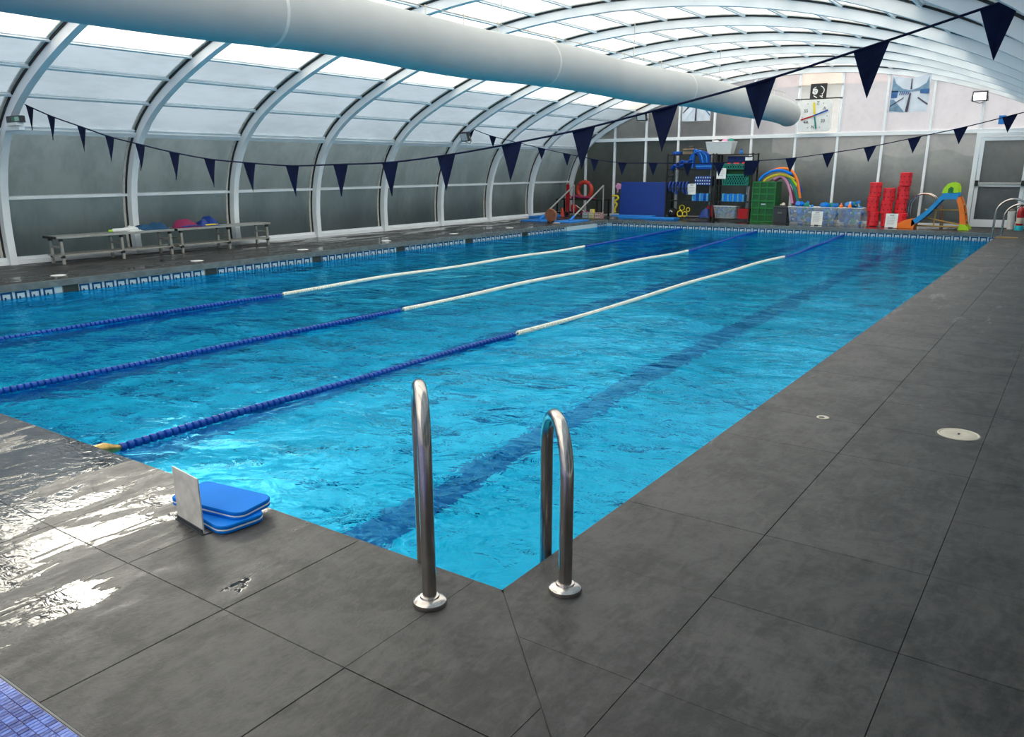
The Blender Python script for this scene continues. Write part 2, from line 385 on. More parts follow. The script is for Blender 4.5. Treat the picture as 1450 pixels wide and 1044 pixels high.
# ------------------------------------------------------------------ structure: ceiling, walls
ceiling = thing('ceiling', 'arched telescopic roof of white ribs and opal sheets over the pool', 'roof'); ceiling['kind'] = 'structure'; del ceiling['category']
wall_left = thing('wall_left', 'left curved side wall of smoked sheets between white ribs', 'wall'); wall_left['kind'] = 'structure'; del wall_left['category']
wall_right = thing('wall_right', 'right curved side wall mostly outside the picture', 'wall'); wall_right['kind'] = 'structure'; del wall_right['category']
bays = [(RX[i], RX[i+1]) for i in range(len(RX)-1)]+[(RX[-1], XF)]
def skin(s0, s1, width, n=5):
    mb = MB(); k0 = 0
    for i in range(n+1):
        p, t, _ = prof_at(s0+(s1-s0)*i/n); mb.v += [(0, p.y, p.z), (width, p.y, p.z)]
    for i in range(n): mb.f.append((2*i, 2*i+1, 2*i+3, 2*i+2)); mb.mi.append(0)
    return mb
for k in range(NP):
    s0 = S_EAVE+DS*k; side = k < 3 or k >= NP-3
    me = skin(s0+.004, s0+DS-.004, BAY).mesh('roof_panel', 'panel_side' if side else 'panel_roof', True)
    for (a, b_) in bays:
        o = link('roof_panel', me, ceiling, (a, 0, 0)); o.scale = ((b_-a)/BAY, 1, 1)
for wall, flip in ((wall_left, False), (wall_right, True)):
    for (s0, s1, nm) in ((.1, S_MID, 'wall_panel'), (S_MID, S_EAVE, 'wall_panel')):
        if flip: s0, s1 = TOT-s1, TOT-s0
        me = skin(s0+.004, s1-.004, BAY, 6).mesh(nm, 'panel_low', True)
        for (a, b_) in bays:
            o = link(nm, me, wall, (a, 0, 0)); o.scale = ((b_-a)/BAY, 1, 1)
    for (z, hgt, dep, nm) in ((1.04, .045, .05, 'mid_rail'), (2.06, .085, .07, 'eave_rail'), (.09, .055, .07, 'sill_rail')):
        sc_ = s_at_z(z)
        if flip: sc_ = TOT-sc_
        mb = MB(); sweep(mb, sc_-hgt/2, sc_+hgt/2, 0, BAY, -.01, dep, 1)
        if nm == 'eave_rail': sweep(mb, sc_+hgt/2+.012, sc_+hgt/2+.04, 0, BAY, -.01, .04, 1)
        if nm == 'sill_rail':
            a0, a1 = (.0, .06) if not flip else (TOT-.06, TOT)
            sweep(mb, a0, a1, 0, BAY, -.03, .11, 1)
        me = mb.mesh(nm, 'frame')
        for (a, b_) in bays:
            o = link(nm, me, wall, (a, 0, 0)); o.scale = ((b_-a)/BAY, 1, 1)
for k in range(1, NP):
    sc_ = S_EAVE+DS*k; mb = MB(); sweep(mb, sc_-.022, sc_+.022, 0, BAY, -.01, .045, 1); sweep(mb, sc_+.024, sc_+.036, 0, BAY, -.01, .02, 1)
    me = mb.mesh('purlin', 'frame')
    for (a, b_) in bays:
        o = link('purlin', me, ceiling, (a, 0, 0)); o.scale = ((b_-a)/BAY, 1, 1)
mb = MB(); sweep(mb, 0, TOT, -.035, .075, -.01, .17, 72); rib_me = mb.mesh('rib', 'frame', True)
mb = MB(); sweep(mb, 0, TOT, -.055, -.036, -.01, .038, 72); groove_me = mb.mesh('rib_gasket', 'gasket', True)
mb = MB(); sweep(mb, 0, TOT, -.100, -.059, -.01, .014, 72); strip_me = mb.mesh('rib_cover_strip', 'frame_old', True)
for x in RX+[XF-.05]:
    r_ = link('rib', rib_me, ceiling, (x, 0, 0)); link('rib_gasket', groove_me, r_); link('rib_cover_strip', strip_me, r_)
# near wall behind the camera
wn_ = MB(); pts = [(XN, p.y, p.z) for p in PROF]; wn_.add(pts, [tuple(range(len(pts)))])
tag(wn_.build('wall_near', 'pane_up'), 'end wall behind the photographer', kind='structure')
# far wall
wf = thing('wall_far', 'glazed end wall of frosted panes behind the shelves and toys', 'wall'); wf['kind'] = 'structure'; del wf['category']
ML = [12.42, 11.85, 10.82, 9.76, 8.71, 7.63, 6.52, 5.30, 4.20, 3.09, 2.02, .92]
ZR = 2.28
def pane(y0, y1, z0, z1, mat):
    n = 6; ys = [y0+(y1-y0)*i/n for i in range(n+1)]
    top = [(y, min(z1, ztop(y))) for y in ys]; poly = [(y0, z0), (y1, z0)]+[t for t in top[::-1] if t[1] > z0+.01]
    if len(poly) < 3: return
    mb = MB(); mb.add([(0, p[0], p[1]) for p in poly], [tuple(range(len(poly)))]); mb.build('wall_pane', mat, wf, loc=(XF+.02, 0, 0))
def bar(y0, y1, z0, z1, nm, d0=-.04, d1=.05, mat='frame'):
    mb = MB(); mb.cbox(XF+d0, XF+d1, y0, y1, z0, z1, .002); return mb.build(nm, mat, wf)
for i, y in enumerate(ML):
    if y > 12: continue
    bar(y-.03, y+.03, .0, ZR, 'mullion'); bar(y-.028, y+.028, ZR, ztop(y)-.02, 'mullion')
for i in range(len(ML)-1):
    a, b_ = ML[i+1], ML[i]
    pane(a, b_, .06, ZR, 'pane_low'); pane(a, b_, ZR, 9, 'pane_clear' if abs(b_-5.30) < .01 else 'pane_up')
for (a, b_) in ((-.15, .92), (-1.2, -.15), (-2.05, -1.2)): pane(a, b_, ZR, 9, 'pane_up')
for (a, b_) in ((-1.2, -.35), (-2.05, -1.2)): pane(a, b_, .06, ZR, 'pane_low')
for y in (-.18, -1.2): bar(y-.03, y+.03, ZR, ztop(y)-.02, 'mullion')
bar(-1.23, -1.17, 0, ZR, 'mullion')
bar(-2.05, 12.35, ZR-.045, ZR+.045, 'transom', -.06); bar(.98, 12.42, 0, .07, 'sill_bar', -.05)
bar(-2.1, -.3, 0, .07, 'sill_bar', -.05)
# clock pane stiffeners
for z, m_ in ((3.2, 'gasket'), (3.54, 'alu')): bar(4.17, 5.38, z-.014, z+.014, 'stay_bar', -.07, -.045, m_)
# door on the far wall
door = thing('door_1', 'white framed glazed exit door with a push bar, at the end of the right deck', 'door', (XF-.05, .35, 0)); door['kind'] = 'structure'; del door['category']
def dbar(y0, y1, z0, z1, nm, x0=-.05, x1=.04, mat='frame', par=None):
    mb = MB(); mb.cbox(x0, x1, y0-.35, y1-.35, z0, z1, .003); return mb.build(nm, mat, par or door)
dbar(.86, .96, 0, 2.24, 'door_jamb'); dbar(-.30, -.20, 0, 2.24, 'door_jamb'); dbar(-.2, .86, 2.15, 2.24, 'door_head')
lf = thing('door_leaf', '', ''); lf.parent = door
for k_ in ('label', 'category'):
    if k_ in lf: del lf[k_]
dbar(.77, .85, .02, 2.14, 'leaf_frame', -.03, .03, par=lf); dbar(-.19, -.11, .02, 2.14, 'leaf_frame', -.03, .03, par=lf)
dbar(-.11, .77, 2.05, 2.14, 'leaf_frame', -.03, .03, par=lf); dbar(-.11, .77, .02, .2, 'leaf_frame', -.03, .03, par=lf); dbar(-.11, .77, .98, 1.03, 'leaf_frame', -.03, .03, par=lf)
dbar(-.11, .77, .2, .98, 'door_pane', -.002, .002, 'pane_low', lf); dbar(-.11, .77, 1.03, 2.05, 'door_pane', -.002, .002, 'pane_low', lf)
pb = dbar(-.14, .80, 1.045, 1.085, 'push_bar', -.10, -.065, 'alu')
dbar(.78, .85, 1.0, 1.13, 'push_bar_bracket', -.12, -.03, 'black'); dbar(-.19, -.12, 1.0, 1.13, 'push_bar_bracket', -.12, -.03, 'black')
# ------------------------------------------------------------------ floors
PW, PL, DEEP, WZ = 10.0, 19.3, -1.27, -.18
base = MB()
base.prism([(-1.25, 12.6), (-1.25, -2.2), (XF+.1, -2.2), (XF+.1, 0), (0, 0), (0, 12.6)], -.08, -.004)
floor = base.build('floor', 'grout'); tag(floor, 'grey slate tiled deck around the near corner and along the right side of the pool', kind='structure')
base = MB()
base.prism([(0, PW), (PL, PW), (PL, 0), (XF+.1, 0), (XF+.1, 12.6), (0, 12.6)], -.08, -.004)
floor2 = base.build('floor', 'deck'); tag(floor2, 'grey slate tiled deck under the left wall and along the far end', kind='structure')
def clip(poly, a, b_, c):    # keep a*x+b*y+c>=0
    out = []
    for i in range(len(poly)):
        p, q = poly[i], poly[(i+1) % len(poly)]; fp = a*p[0]+b_*p[1]+c; fq = a*q[0]+b_*q[1]+c
        if fp >= 0: out.append(p)
        if (fp >= 0) != (fq >= 0): t = fp/(fp-fq); out.append((p[0]+(q[0]-p[0])*t, p[1]+(q[1]-p[1])*t))
    return out
tile_cache = {}
def tile(x0, x1, y0, y1, parent, cut=None, g=.0010):
    full = [(x0+g, y0+g), (x1-g, y0+g), (x1-g, y1-g), (x0+g, y1-g)]
    dz = random.uniform(-.0006, .0006)
    if cut:
        poly = clip(full, *cut)
        if len(poly) < 3: return
        if len(poly) != 4 or any(abs(a[0]-b_[0])+abs(a[1]-b_[1]) > 1e-6 for a, b_ in zip(poly, full)):
            mb = MB(); mb.prism(poly, -.010, 0); mb.build('tile', 'deck', parent, loc=(0, 0, dz)); return
    key = (round(x1-x0, 4), round(y1-y0, 4))
    if key not in tile_cache:
        mb = MB(); mb.cbox(g, key[0]-g, g, key[1]-g, -.010, 0, .0015); tile_cache[key] = mb.mesh('tile', 'deck')
    link('tile', tile_cache[key], parent, (x0, y0, dz))
mit = .0022*1.414
near_rows = [(-.64, 0), (-1.25, -.64)]; ys = [.13+.59*k for k in range(-3, 22)]
for (x0, x1) in near_rows:
    for i in range(len(ys)-1):
        if ys[i+1] > 12.5: continue
        tile(x0, x1, ys[i], ys[i+1], floor, (-1, 1, -mit))
right_rows = [(-.62, 0), (-1.23, -.62), (-1.84, -1.23), (-2.12, -1.84)]; xs = [-.79-.6+.6*k for k in range(0, 38)]
xs = [-1.39+.593*k for k in range(0, 38)]
for (y0, y1) in right_rows:
    for i in range(len(xs)-1):
        if xs[i+1] > XF+.1: continue
        tile(xs[i], xs[i+1], y0, y1, floor, (1, -1, -mit))
for (y0, y1) in ((PW, PW+.62), (PW+.62, PW+1.24), (PW+1.24, PW+1.86), (PW+1.86, PW+2.48)):
    for k in range(3, 30): tile(.6*k, .6*k+.6, y0, y1, floor2)
# blue mosaic behind the camera
mb = MB(); mb.box(XN, -1.255, -2.2, 12.6, -.08, -.006)
fm = mb.build('floor', 'mosaic_floor'); tag(fm, 'blue mosaic paving in the bottom left corner', kind='structure')
mb = MB(); mb.box(-1.44, -1.2555, .36, 1.10, -.007, -.0035); mb.build('mosaic_grout', 'pink_grout', fm)
te = MB(); te.cbox(.0008, .0292, .0007, .0143, -.004, 0, .0008); te_me = te.mesh('tessera', 'tessera')
for i in range(6):
    for j in range(48):
        link('tessera', te_me, fm, (-1.2575-.03*(i+1), .37+.015*j+(.004 if i % 2 else 0), random.uniform(-.0006, .0003)))
mb = MB(); mb.box(-1.2555, -1.2495, -1.2, 12.5, -.02, .0005); tag(mb.build('trim_1', 'coping'), 'thin edge strip between slate tiles and blue mosaic', kind='structure')
# ------------------------------------------------------------------ pool shell
pool = MB()
pool.add([(0, 0, DEEP), (PL, 0, DEEP), (PL, PW, DEEP), (0, PW, DEEP)], [(0, 1, 2, 3)])
T_ = .30
pool.box(-.25, 0, -.25, PW+.25, DEEP, -.005); pool.box(PL, PL+.25, -.25, PW+.25, DEEP, -.005)
pool.box(0, PL, -.25, 0, DEEP, -.005); pool.box(0, PL, PW, PW+.25, DEEP, -.005)
ps = pool.build('pool_wall', 'pool'); tag(ps, 'tiled pool basin', kind='structure')
mb = MB()
for y in (1.72,): mb.box(.0, PL-.5, y-.14, y+.14, DEEP, DEEP+.004)
mb.build('lane_marking', 'lane_mark', ps)
for y in (3.85, 5.95, 8.0):
    mb = MB(); mb.box(.0, PL-.5, y-.14, y+.14, DEEP, DEEP+.004); mb.build('lane_marking', 'lane_mark', ps)
# coping: slab edges, left and far sides show their faces
for nm, bx_ in (('coping', (0, PL, PW-.0, PW+.012, -.085, -.002)), ('coping', (PL, PL+.012, 0, PW, -.085, -.002))):
    pass
mb = MB(); mb.box(-.02, PL, PW-.03, PW+.02, -.085, .001); mb.build('coping_edge', 'coping', ps)
mb = MB(); mb.box(PL-.03, PL+.02, 0, PW-.03, -.085, .001); mb.build('coping_edge', 'coping', ps)
mb = MB(); mb.box(0, PL-.03, -.02, .004, -.03, -.0015); mb.build('coping_edge', 'deck', ps)
mb = MB(); mb.box(-.02, .004, 0, PW-.03, -.03, -.0015); mb.build('coping_edge', 'deck', ps)
# waterline frieze of key tiles
GX = [(3.47, 3.68), (5.73, 5.94), (7.98, 8.18), (10.22, 10.45), (12.51, 12.75), (14.79, 15.03)]
WHT = (16.9, 18.5)
mb = MB(); mb.box(0, PL, PW-.006, PW, -.26, -.085); fz = mb.build('waterline_frieze', 'tile_white', ps)
mb = MB(); mb.box(PL-.006, PL, 0, PW-.006, -.26, -.085); fz2 = mb.build('waterline_frieze', 'tile_white', ps)
def key_mesh():
    mb = MB(); w, h, t, q = .145, .135, .024, .004     # local x along the wall, z down from 0
    def r(x0, x1, z0, z1): mb.box(x0, x1, 0, q, -z1, -z0)
    r(0, w, .008, .008+t); r(w-t, w, .008+t, h); r(0, t, .008+t, h); r(t*1.9, w-t*1.7, h-t, h); r(t*1.9, t*2.8, .072, h-t)
    return mb.mesh('key_tile', 'tile_navy')
km = key_mesh(); pm_ = MB(); pm_.box(.05, .095, 0, .0045, -.075, -.045); pmm = pm_.mesh('key_centre', 'tile_pale')
x = 2.3; i = 0
while x < PL-.2:
    if not any(a-.15 < x < b_ for a, b_ in GX) and not (WHT[0]-.15 < x < WHT[1]):
        o = link('key_tile', km, fz, (x, PW-.0102, -.087))
    x += .1815
    for a, b_ in GX:
        if a-.15 < x < b_: x = b_+.02
for k in range(54):
    o = link('key_tile', km, fz2, (PL-.0102, .08+.1815*k, -.087)); o.rotation_euler = (0, 0, PI/2); o.location.x = PL-.006; 
mb = MB(); mb.box(0, PL, 0, .006, -.26, -.085); fz3 = mb.build('waterline_frieze', 'tile_white', ps)
mb = MB(); mb.box(0, .006, 0, PW, -.26, -.085); fz4 = mb.build('waterline_frieze', 'tile_white', ps)
for k in range(105):
    o = link('key_tile', km, fz3, (.12+.1815*k, .0102, -.087)); o.rotation_euler = (0, 0, PI); o.location.x += .145
for k in range(54):
    o = link('key_tile', km, fz4, (.0102, .08+.1815*k+.145, -.087)); o.rotation_euler = (0, 0, -PI/2)
mb = MB(); mb.box(0, PL, -.0, .010, -.085, -.001); mb.build('coping_edge', 'deck', ps)
mb = MB(); mb.box(-.0, .010, 0, PW, -.085, -.001); mb.build('coping_edge', 'deck', ps)
for a, b_ in GX:
    mb = MB(); mb.box(a, b_, PW-.012, PW-.004, -.215, -.085); g_ = mb.build('skimmer_opening', 'gutter', ps)
    mb = MB(); mb.box(a-.008, a, PW-.018, PW-.004, -.22, -.08); mb.box(b_, b_+.008, PW-.018, PW-.004, -.22, -.08); mb.build('skimmer_frame', 'coping', ps)
mb = MB(); mb.box(WHT[0], WHT[1], PW-.05, PW-.002, -.2, -.075)
mb.build('pale_edging', 'tile_white', ps)
# water body
wb = bmesh.new()
NXw, NYw = 194, 100
rn = random.Random(3); waves = [(rn.uniform(.8, 5.5), rn.uniform(0, 2*PI), rn.uniform(0, 6.28)) for _ in range(26)]
mbw = MB(); X0, X1, Y0, Y1 = .002, PL-.002, .002, PW-.002
for i in range(NXw+1):
    for j in range(NYw+1):
        x = X0+(X1-X0)*i/NXw; y = Y0+(Y1-Y0)*j/NYw; z = 0
        for (k, a, ph) in waves: z += math.sin(k*(math.cos(a)*x+math.sin(a)*y)+ph)*.0013/(.5+k*.25)
        mbw.v.append((x, y, WZ+z))
R_ = NYw+1
for i in range(NXw):
    for j in range(NYw): mbw.f.append((i*R_+j, (i+1)*R_+j, (i+1)*R_+j+1, i*R_+j+1)); mbw.mi.append(0)
ring = [i*R_ for i in range(NXw+1)]+[NXw*R_+j for j in range(1, R_)]+[i*R_+NYw for i in range(NXw-1, -1, -1)]+[j for j in range(NYw-1, 0, -1)]
k0 = len(mbw.v); mbw.v += [(mbw.v[q][0], mbw.v[q][1], DEEP+.008) for q in ring]
n_ = len(ring)
for i in range(n_): mbw.f.append((ring[i], k0+i, k0+(i+1) % n_, ring[(i+1) % n_])); mbw.mi.append(0)
mbw.f.append(tuple(k0+i for i in range(n_))[::-1]); mbw.mi.append(0)
water = mbw.build('pool_water', 'water'); water.data.polygons.foreach_set('use_smooth', [True]*(NXw*NYw)+[False]*(len(mbw.f)-NXw*NYw))
tag(water, 'rippled turquoise water filling the pool', kind='structure')
# ------------------------------------------------------------------ outside
mb = MB()
for q_ in ((-40, XN, -60, 70), (XF+.25, 80, -60, 70), (XN, XF+.25, -60, -2.25), (XN, XF+.25, 12.65, 70)): mb.box(*q_, -.3, -.12)
og = mb.build('ground', 'grass'); tag(og, 'ground outside the hall', kind='structure')
def hedge(x0, x1, y0, y1, h, label):
    mb = MB(); rn = random.Random(int(x0*10+y0)); nx = max(2, int((x1-x0)/.5)); ny = max(2, int((y1-y0)/.5)); 
    for i in range(nx+1):
        for j in range(ny+1):
            e = i in (0, nx) or j in (0, ny)
            mb.v.append((x0+(x1-x0)*i/nx+rn.uniform(-.1, .1), y0+(y1-y0)*j/ny+rn.uniform(-.1, .1), h*(.9 if e else 1)+rn.uniform(-.2, .2)))
    R = ny+1
    for i in range(nx):
        for j in range(ny): mb.f.append((i*R+j, (i+1)*R+j, (i+1)*R+j+1, i*R+j+1)); mb.mi.append(0)
    ring = [i*R for i in range(nx+1)]+[nx*R+j for j in range(1, R)]+[i*R+ny for i in range(nx-1, -1, -1)]+[j for j in range(ny-1, 0, -1)]
    k = len(mb.v); mb.v += [(mb.v[q][0], mb.v[q][1], -.12) for q in ring]; n = len(ring)
    for i in range(n): mb.f.append((ring[i], k+i, k+(i+1) % n, ring[(i+1) % n])); mb.mi.append(0)
    o = mb.build('hedge', 'hedge', None, True); tag(o, label, 'hedge', kind='stuff')
hedge(-8, 21, 14.2, 15.6, 2.3, 'dark hedge outside behind the left side wall')
hedge(21.7, 24.2, 6.9, 16, 4.5, 'tall dark hedge outside behind the left part of the end wall')
hedge(21.65, 23.0, -6, 6.8, 1.75, 'low hedge outside behind the right part of the end wall')
mb = MB(); mb.box(30, 34, -9, 9, -.12, 4.3, 0); mb.prism([(30-.4, -.0), (34.4, 0), (32, 1.1)], -9.4, 9.4, 1, Matrix(((1, 0, 0, 0), (0, 0, 1, 0), (0, 1, 0, 4.3), (0, 0, 0, 1))))
bl = mb.build('house', ['render_wall', 'roof_tile']); tag(bl, 'pinkish house faintly visible through the frosted end wall', 'building')
#OBJECTS
# ------------------------------------------------------------------ duct
duct = thing('air_duct', 'long round pale fabric air duct hanging under the roof', 'duct', (XN, 5.2, 2.88))
DR, DX1 = .305, 20.25-XN
def duct_c(x):       # slight sag and swell of the fabric
    return .02*math.sin(x*1.3)+(-.10*max(0, (x-(DX1-4.5))/4.5)**1.5 if x > DX1-4.5 else 0), DR*(1+.012*math.sin(x*2.1))
seams = [3.45-XN, 8.3-XN, 13.2-XN, -1.4-XN]
mb = MB(); pts, rs = [], []
xx = .0
while xx < DX1-.30: dz, r_ = duct_c(xx); pts.append((xx, 0, dz)); rs.append(r_); xx += .35
for a in range(0, 91, 15):
    t = math.radians(a); dz, r_ = duct_c(DX1); pts.append((DX1-.28+.28*math.sin(t), 0, dz)); rs.append(max(.02, r_*math.cos(t)))
mb.tube(pts, DR, 28, rs=rs); mb.build('duct_skin', 'duct', duct, True)
for sx_ in seams:
    dz, r_ = duct_c(sx_); mb = MB(); mb.tube([(sx_-.02, 0, dz), (sx_-.012, 0, dz), (sx_+.012, 0, dz), (sx_+.02, 0, dz)], r_, 28, rs=[r_, r_+.006, r_+.006, r_]); mb.build('duct_seam', 'seam', duct, True)
mb = MB(); mb.tube([(0, 0, DR+.10), (DX1-.6, 0, DR+.08)], .005, 5); mb.build('hanging_wire', 'alu', duct)
hm = MB(); hm.tube([(0, 0, DR-.02), (0, 0, DR+.10)], .005, 5); hm.lathe([(.012, DR+.085), (.012, DR+.11)], 6); hme = hm.mesh('hanger', 'cream')
k = 6.0
while k < DX1-.6: link('hanger', hme, duct, (k, 0, 0)); k += .72
for x in (7.28, 11.13, 15.05, 3.2):
    mb = MB(); mb.tube([(0, 0, DR+.08), (0, 0, ztop(5.2)-2.9)], .006, 5); mb.build('drop_cable', 'alu', duct, loc=(x-XN, 0, 0))
# ------------------------------------------------------------------ lane ropes
bm_ = MB(); prof = [(.010, -.022), (.027, -.016), (.030, 0), (.027, .016), (.010, .022)]
bm_.lathe(prof, 10, mat=Matrix.Rotation(PI/2, 4, 'Y')); bead_me = bm_.mesh('float_disc', 'blue_float', True)
rb_ = random.Random(5)
def rope_y(y, x, k): return y+.035*math.sin(x*.75+k)*min(1, x/2)+.012*math.sin(x*2.1+k*2)*min(1, x/2)
def rope_z(x, k): return WZ+.012+.008*math.sin(x*1.7+k)
def lane_rope(y, x0, xb, xw, label, k, yend):
    t = thing('lane_rope', label, 'lane rope', (0, 0, 0), group=None)
    Y = lambda x: rope_y(y, x, k)+(yend-y)*max(0, (x-14)/5.3)
    n = int((xb-x0)/.0505)
    for i in range(n):
        x = x0+.0505*i; o = link('float_disc', bead_me, t, (x, Y(x), rope_z(x, k))); o.rotation_euler = (rb_.uniform(0, 3), rb_.uniform(-.05, .05), math.atan2(Y(x+.05)-Y(x), .05)+rb_.uniform(-.06, .06))
    mb = MB(); x = xb
    while x < xw:
        for (r, dx) in ((.012, 0), (.0275, .005), (.0275, .025), (.012, .030)):
            k1 = len(mb.v)
            for j in range(8): mb.v.append((x+dx, Y(x)+r*math.cos(j*PI/4), rope_z(x, k)+.006+r*math.sin(j*PI/4)))
        base_ = len(mb.v)-32
        for i in range(3):
            for j in range(8): mb.f.append((base_+i*8+j, base_+i*8+(j+1) % 8, base_+(i+1)*8+(j+1) % 8, base_+(i+1)*8+j)); mb.mi.append(0)
        x += .035
    o = mb.build('white_floats', 'white_float', t); o['kind'] = 'stuff'; o['label'] = 'long run of small cream floats in the middle of the rope'
    mb = MB(); x = xw
    while x < PL-.1:
        for (r, dx) in ((.014, -.02), (.026, -.012), (.026, .012), (.014, .02)):
            for j in range(6): mb.v.append((x+dx, Y(x)+r*math.cos(j*PI/3), rope_z(x, k)+r*math.sin(j*PI/3)))
        base_ = len(mb.v)-24
        for i in range(3):
            for j in range(6): mb.f.append((base_+i*6+j, base_+i*6+(j+1) % 6, base_+(i+1)*6+(j+1) % 6, base_+(i+1)*6+j)); mb.mi.append(0)
        x += .05
    o = mb.build('far_blue_floats', 'blue_float', t, True); o['kind'] = 'stuff'
    mb = MB(); xs_ = [x0-.25+i*.25 for i in range(int((PL-x0)/.25)+1)]
    mb.tube([(x, Y(max(x, 0)), rope_z(x, k)) for x in xs_ if x < PL-.02], .005, 5); mb.build('rope_cable', 'cord', t)
    return t
ropeA = lane_rope(3.06, .33, 4.50, 13.3, 'nearest blue and cream lane rope, with the brass hook at its end', 0.3, 3.3)
ropeB = lane_rope(5.04, .14, 4.98, 13.45, 'middle blue and cream lane rope, second of three from the ladder corner', 1.5, 5.55)
ropeC = lane_rope(7.22, .14, 5.0, 13.1, 'farthest blue and cream lane rope, closest to the benches', 2.6, 7.65)
mb = MB(); Yh = rope_y(3.06, .2, .3)
mb.tube([(.315, Yh, -.160), (.27, Yh-.006, -.152), (.21, Yh-.016, -.138), (.14, Yh-.024, -.128)], .022, 10, rs=[.018, .026, .042, .034])
mb.tube([(.16, Yh-.02, -.135), (.12, Yh-.04, -.095), (.075, Yh-.045, -.090), (.045, Yh-.03, -.11), (.05, Yh-.015, -.15)], .017, 8)
mb.tube([(.16, Yh-.01, -.14), (.11, Yh+.02, -.12), (.06, Yh+.01, -.13)], .014, 8)
h_ = mb.build('hook', 'brass', ropeA, True); h_['label'] = 'brass hook and clamp'
mb = MB(); mb.tube([(.085, Yh-.02, -.145), (.0, Yh-.02, -.14)], .007, 6); mb.lathe([(.028, 0), (.028, .006)], 12, mat=Matrix.Translation((.004, Yh-.02, -.14)) @ Matrix.Rotation(PI/2, 4, 'Y')); mb.build('anchor_eye', 'steel', ropeA)
# ------------------------------------------------------------------ ladders
def rail(name, parent, base, ang, span, top, r=.0245, down=-.9, flange=True):
    e = thing(name, '', '')
    e.parent = parent; e.location = base; e.rotation_euler = (0, 0, ang)
    R = span/2; zc = top-R; pts = [(0, 0, 0), (0, 0, zc*.5), (0, 0, zc)]
    for a in range(15, 180, 15): t = math.radians(a); pts.append((R-R*math.cos(t), 0, zc+R*math.sin(t)))
    pts += [(span, 0, zc), (span, 0, down)]
    mb = MB(); mb.tube(pts, r, 16); mb.build('tube', 'steel', e, True)
    if flange:
        mb = MB(); mb.lathe([(.058, .0), (.060, .006), (.058, .016), (.048, .024), (.034, .028), (.032, .034), (.026, .036)], 24); mb.build('base_flange', 'steel', e, True)
    return e
lad = thing('pool_ladder', 'polished steel corner pool ladder with two hooped handrails in the foreground', 'ladder', (0, 0, 0))
rail('handrail', lad, (-.21, .16, 0), PI/4, .32, .735); rail('handrail', lad, (.13, -.18, 0), PI/4, .32, .60)
for z in (-.45, -.75):
    mb = MB(); a_, b_ = Vector((-.21+.226, .16+.226, z)), Vector((.13+.226, -.18+.226, z)); mb.tube([a_, b_], .022, 8)
    mb.build('tread', 'steel', lad, True)
lad2 = thing('pool_ladder', 'steel hooped pool ladder rails at the far right end of the pool', 'ladder', (0, 0, 0))
rail('handrail', lad2, (17.95, -.55, 0), PI/2, .62, .80, .022, .0); rail('handrail', lad2, (19.0, -.62, 0), PI/2, .60, .66, .022, 0.)
mb = MB(); mb.box(17.86, 18.06, -.40, .0, .0, .02); mb.build('base_plate', 'brass', lad2)
# ------------------------------------------------------------------ kickboards and sign
def board_mesh(L, Wd, T, name):
    pts = []
    for (cx, cy, r, a0) in ((L/2-.05, Wd/2-.05, .05, 0), (-L/2+.03, Wd/2-.03, .03, 90), (-L/2+.03, -Wd/2+.03, .03, 180), (L/2-.05, -Wd/2+.05, .05, 270)):
        for k in range(5): a = math.radians(a0+k*22.5); pts.append((cx+r*math.cos(a), cy+r*math.sin(a)))
    return pts
def kickboard(loc, rz, label, tilt=(0, 0)):
    t = thing('kickboard', label, 'kickboard', loc, rz, 'kickboards at the near pool edge'); t.rotation_euler = (tilt[0], tilt[1], rz)
    P_ = board_mesh(.40, .215, .036, ''); inner = [(x*.985, y*.975) for x, y in P_]; 
    def slab(poly, poly2, z0, z1, mat, nm):
        n = len(poly); mb = MB(); mb.v = [(x, y, z0) for x, y in poly2]+[(x, y, z0+.004) for x, y in poly]+[(x, y, z1-.004) for x, y in poly]+[(x, y, z1) for x, y in poly2]
        for r in range(3):
            for i in range(n): mb.f.append((r*n+i, r*n+(i+1) % n, (r+1)*n+(i+1) % n, (r+1)*n+i)); mb.mi.append(0)
        mb.f += [tuple(range(n))[::-1], tuple(range(3*n, 4*n))]; mb.mi += [0, 0]; return mb.build(nm, mat, t, True)
    slab(P_, inner, 0, .013, 'foam_blue', 'lower_layer'); o = slab([(x*1.004, y*1.006) for x, y in P_], [(x*.99, y*.98) for x, y in P_], .0115, .0200, 'core_foam', 'core_layer'); o['label'] = 'pale foam core stripe'
    slab(P_, inner, .018, .036, 'foam_blue', 'upper_layer')
    return t
kickboard((-.165, 1.395, 0.001), PI*1.5-.12, 'lower bright blue foam kickboard, partly covered by the one on it')
kickboard((-.135, 1.415, .038), PI*1.5+.17, 'upper bright blue foam kickboard lying on top of the other', (.0, .02))
st = thing('sign_stand', 'blank stained white plate standing upright on a dark foot beside the kickboards', 'sign', (-.305, 1.40, 0), math.atan2(-.22, -.03))
mb = MB(); mb.cbox(-.112, .112, -.003, .003, .004, .245, .001); o = mb.build('plate', 'sign', st)
mb = MB(); mb.cbox(-.122, .122, -.012, .03, 0, .005, .001); mb.box(-.11, .11, -.008, -.003, .004, .02); mb.build('foot', 'dark_grey', st)
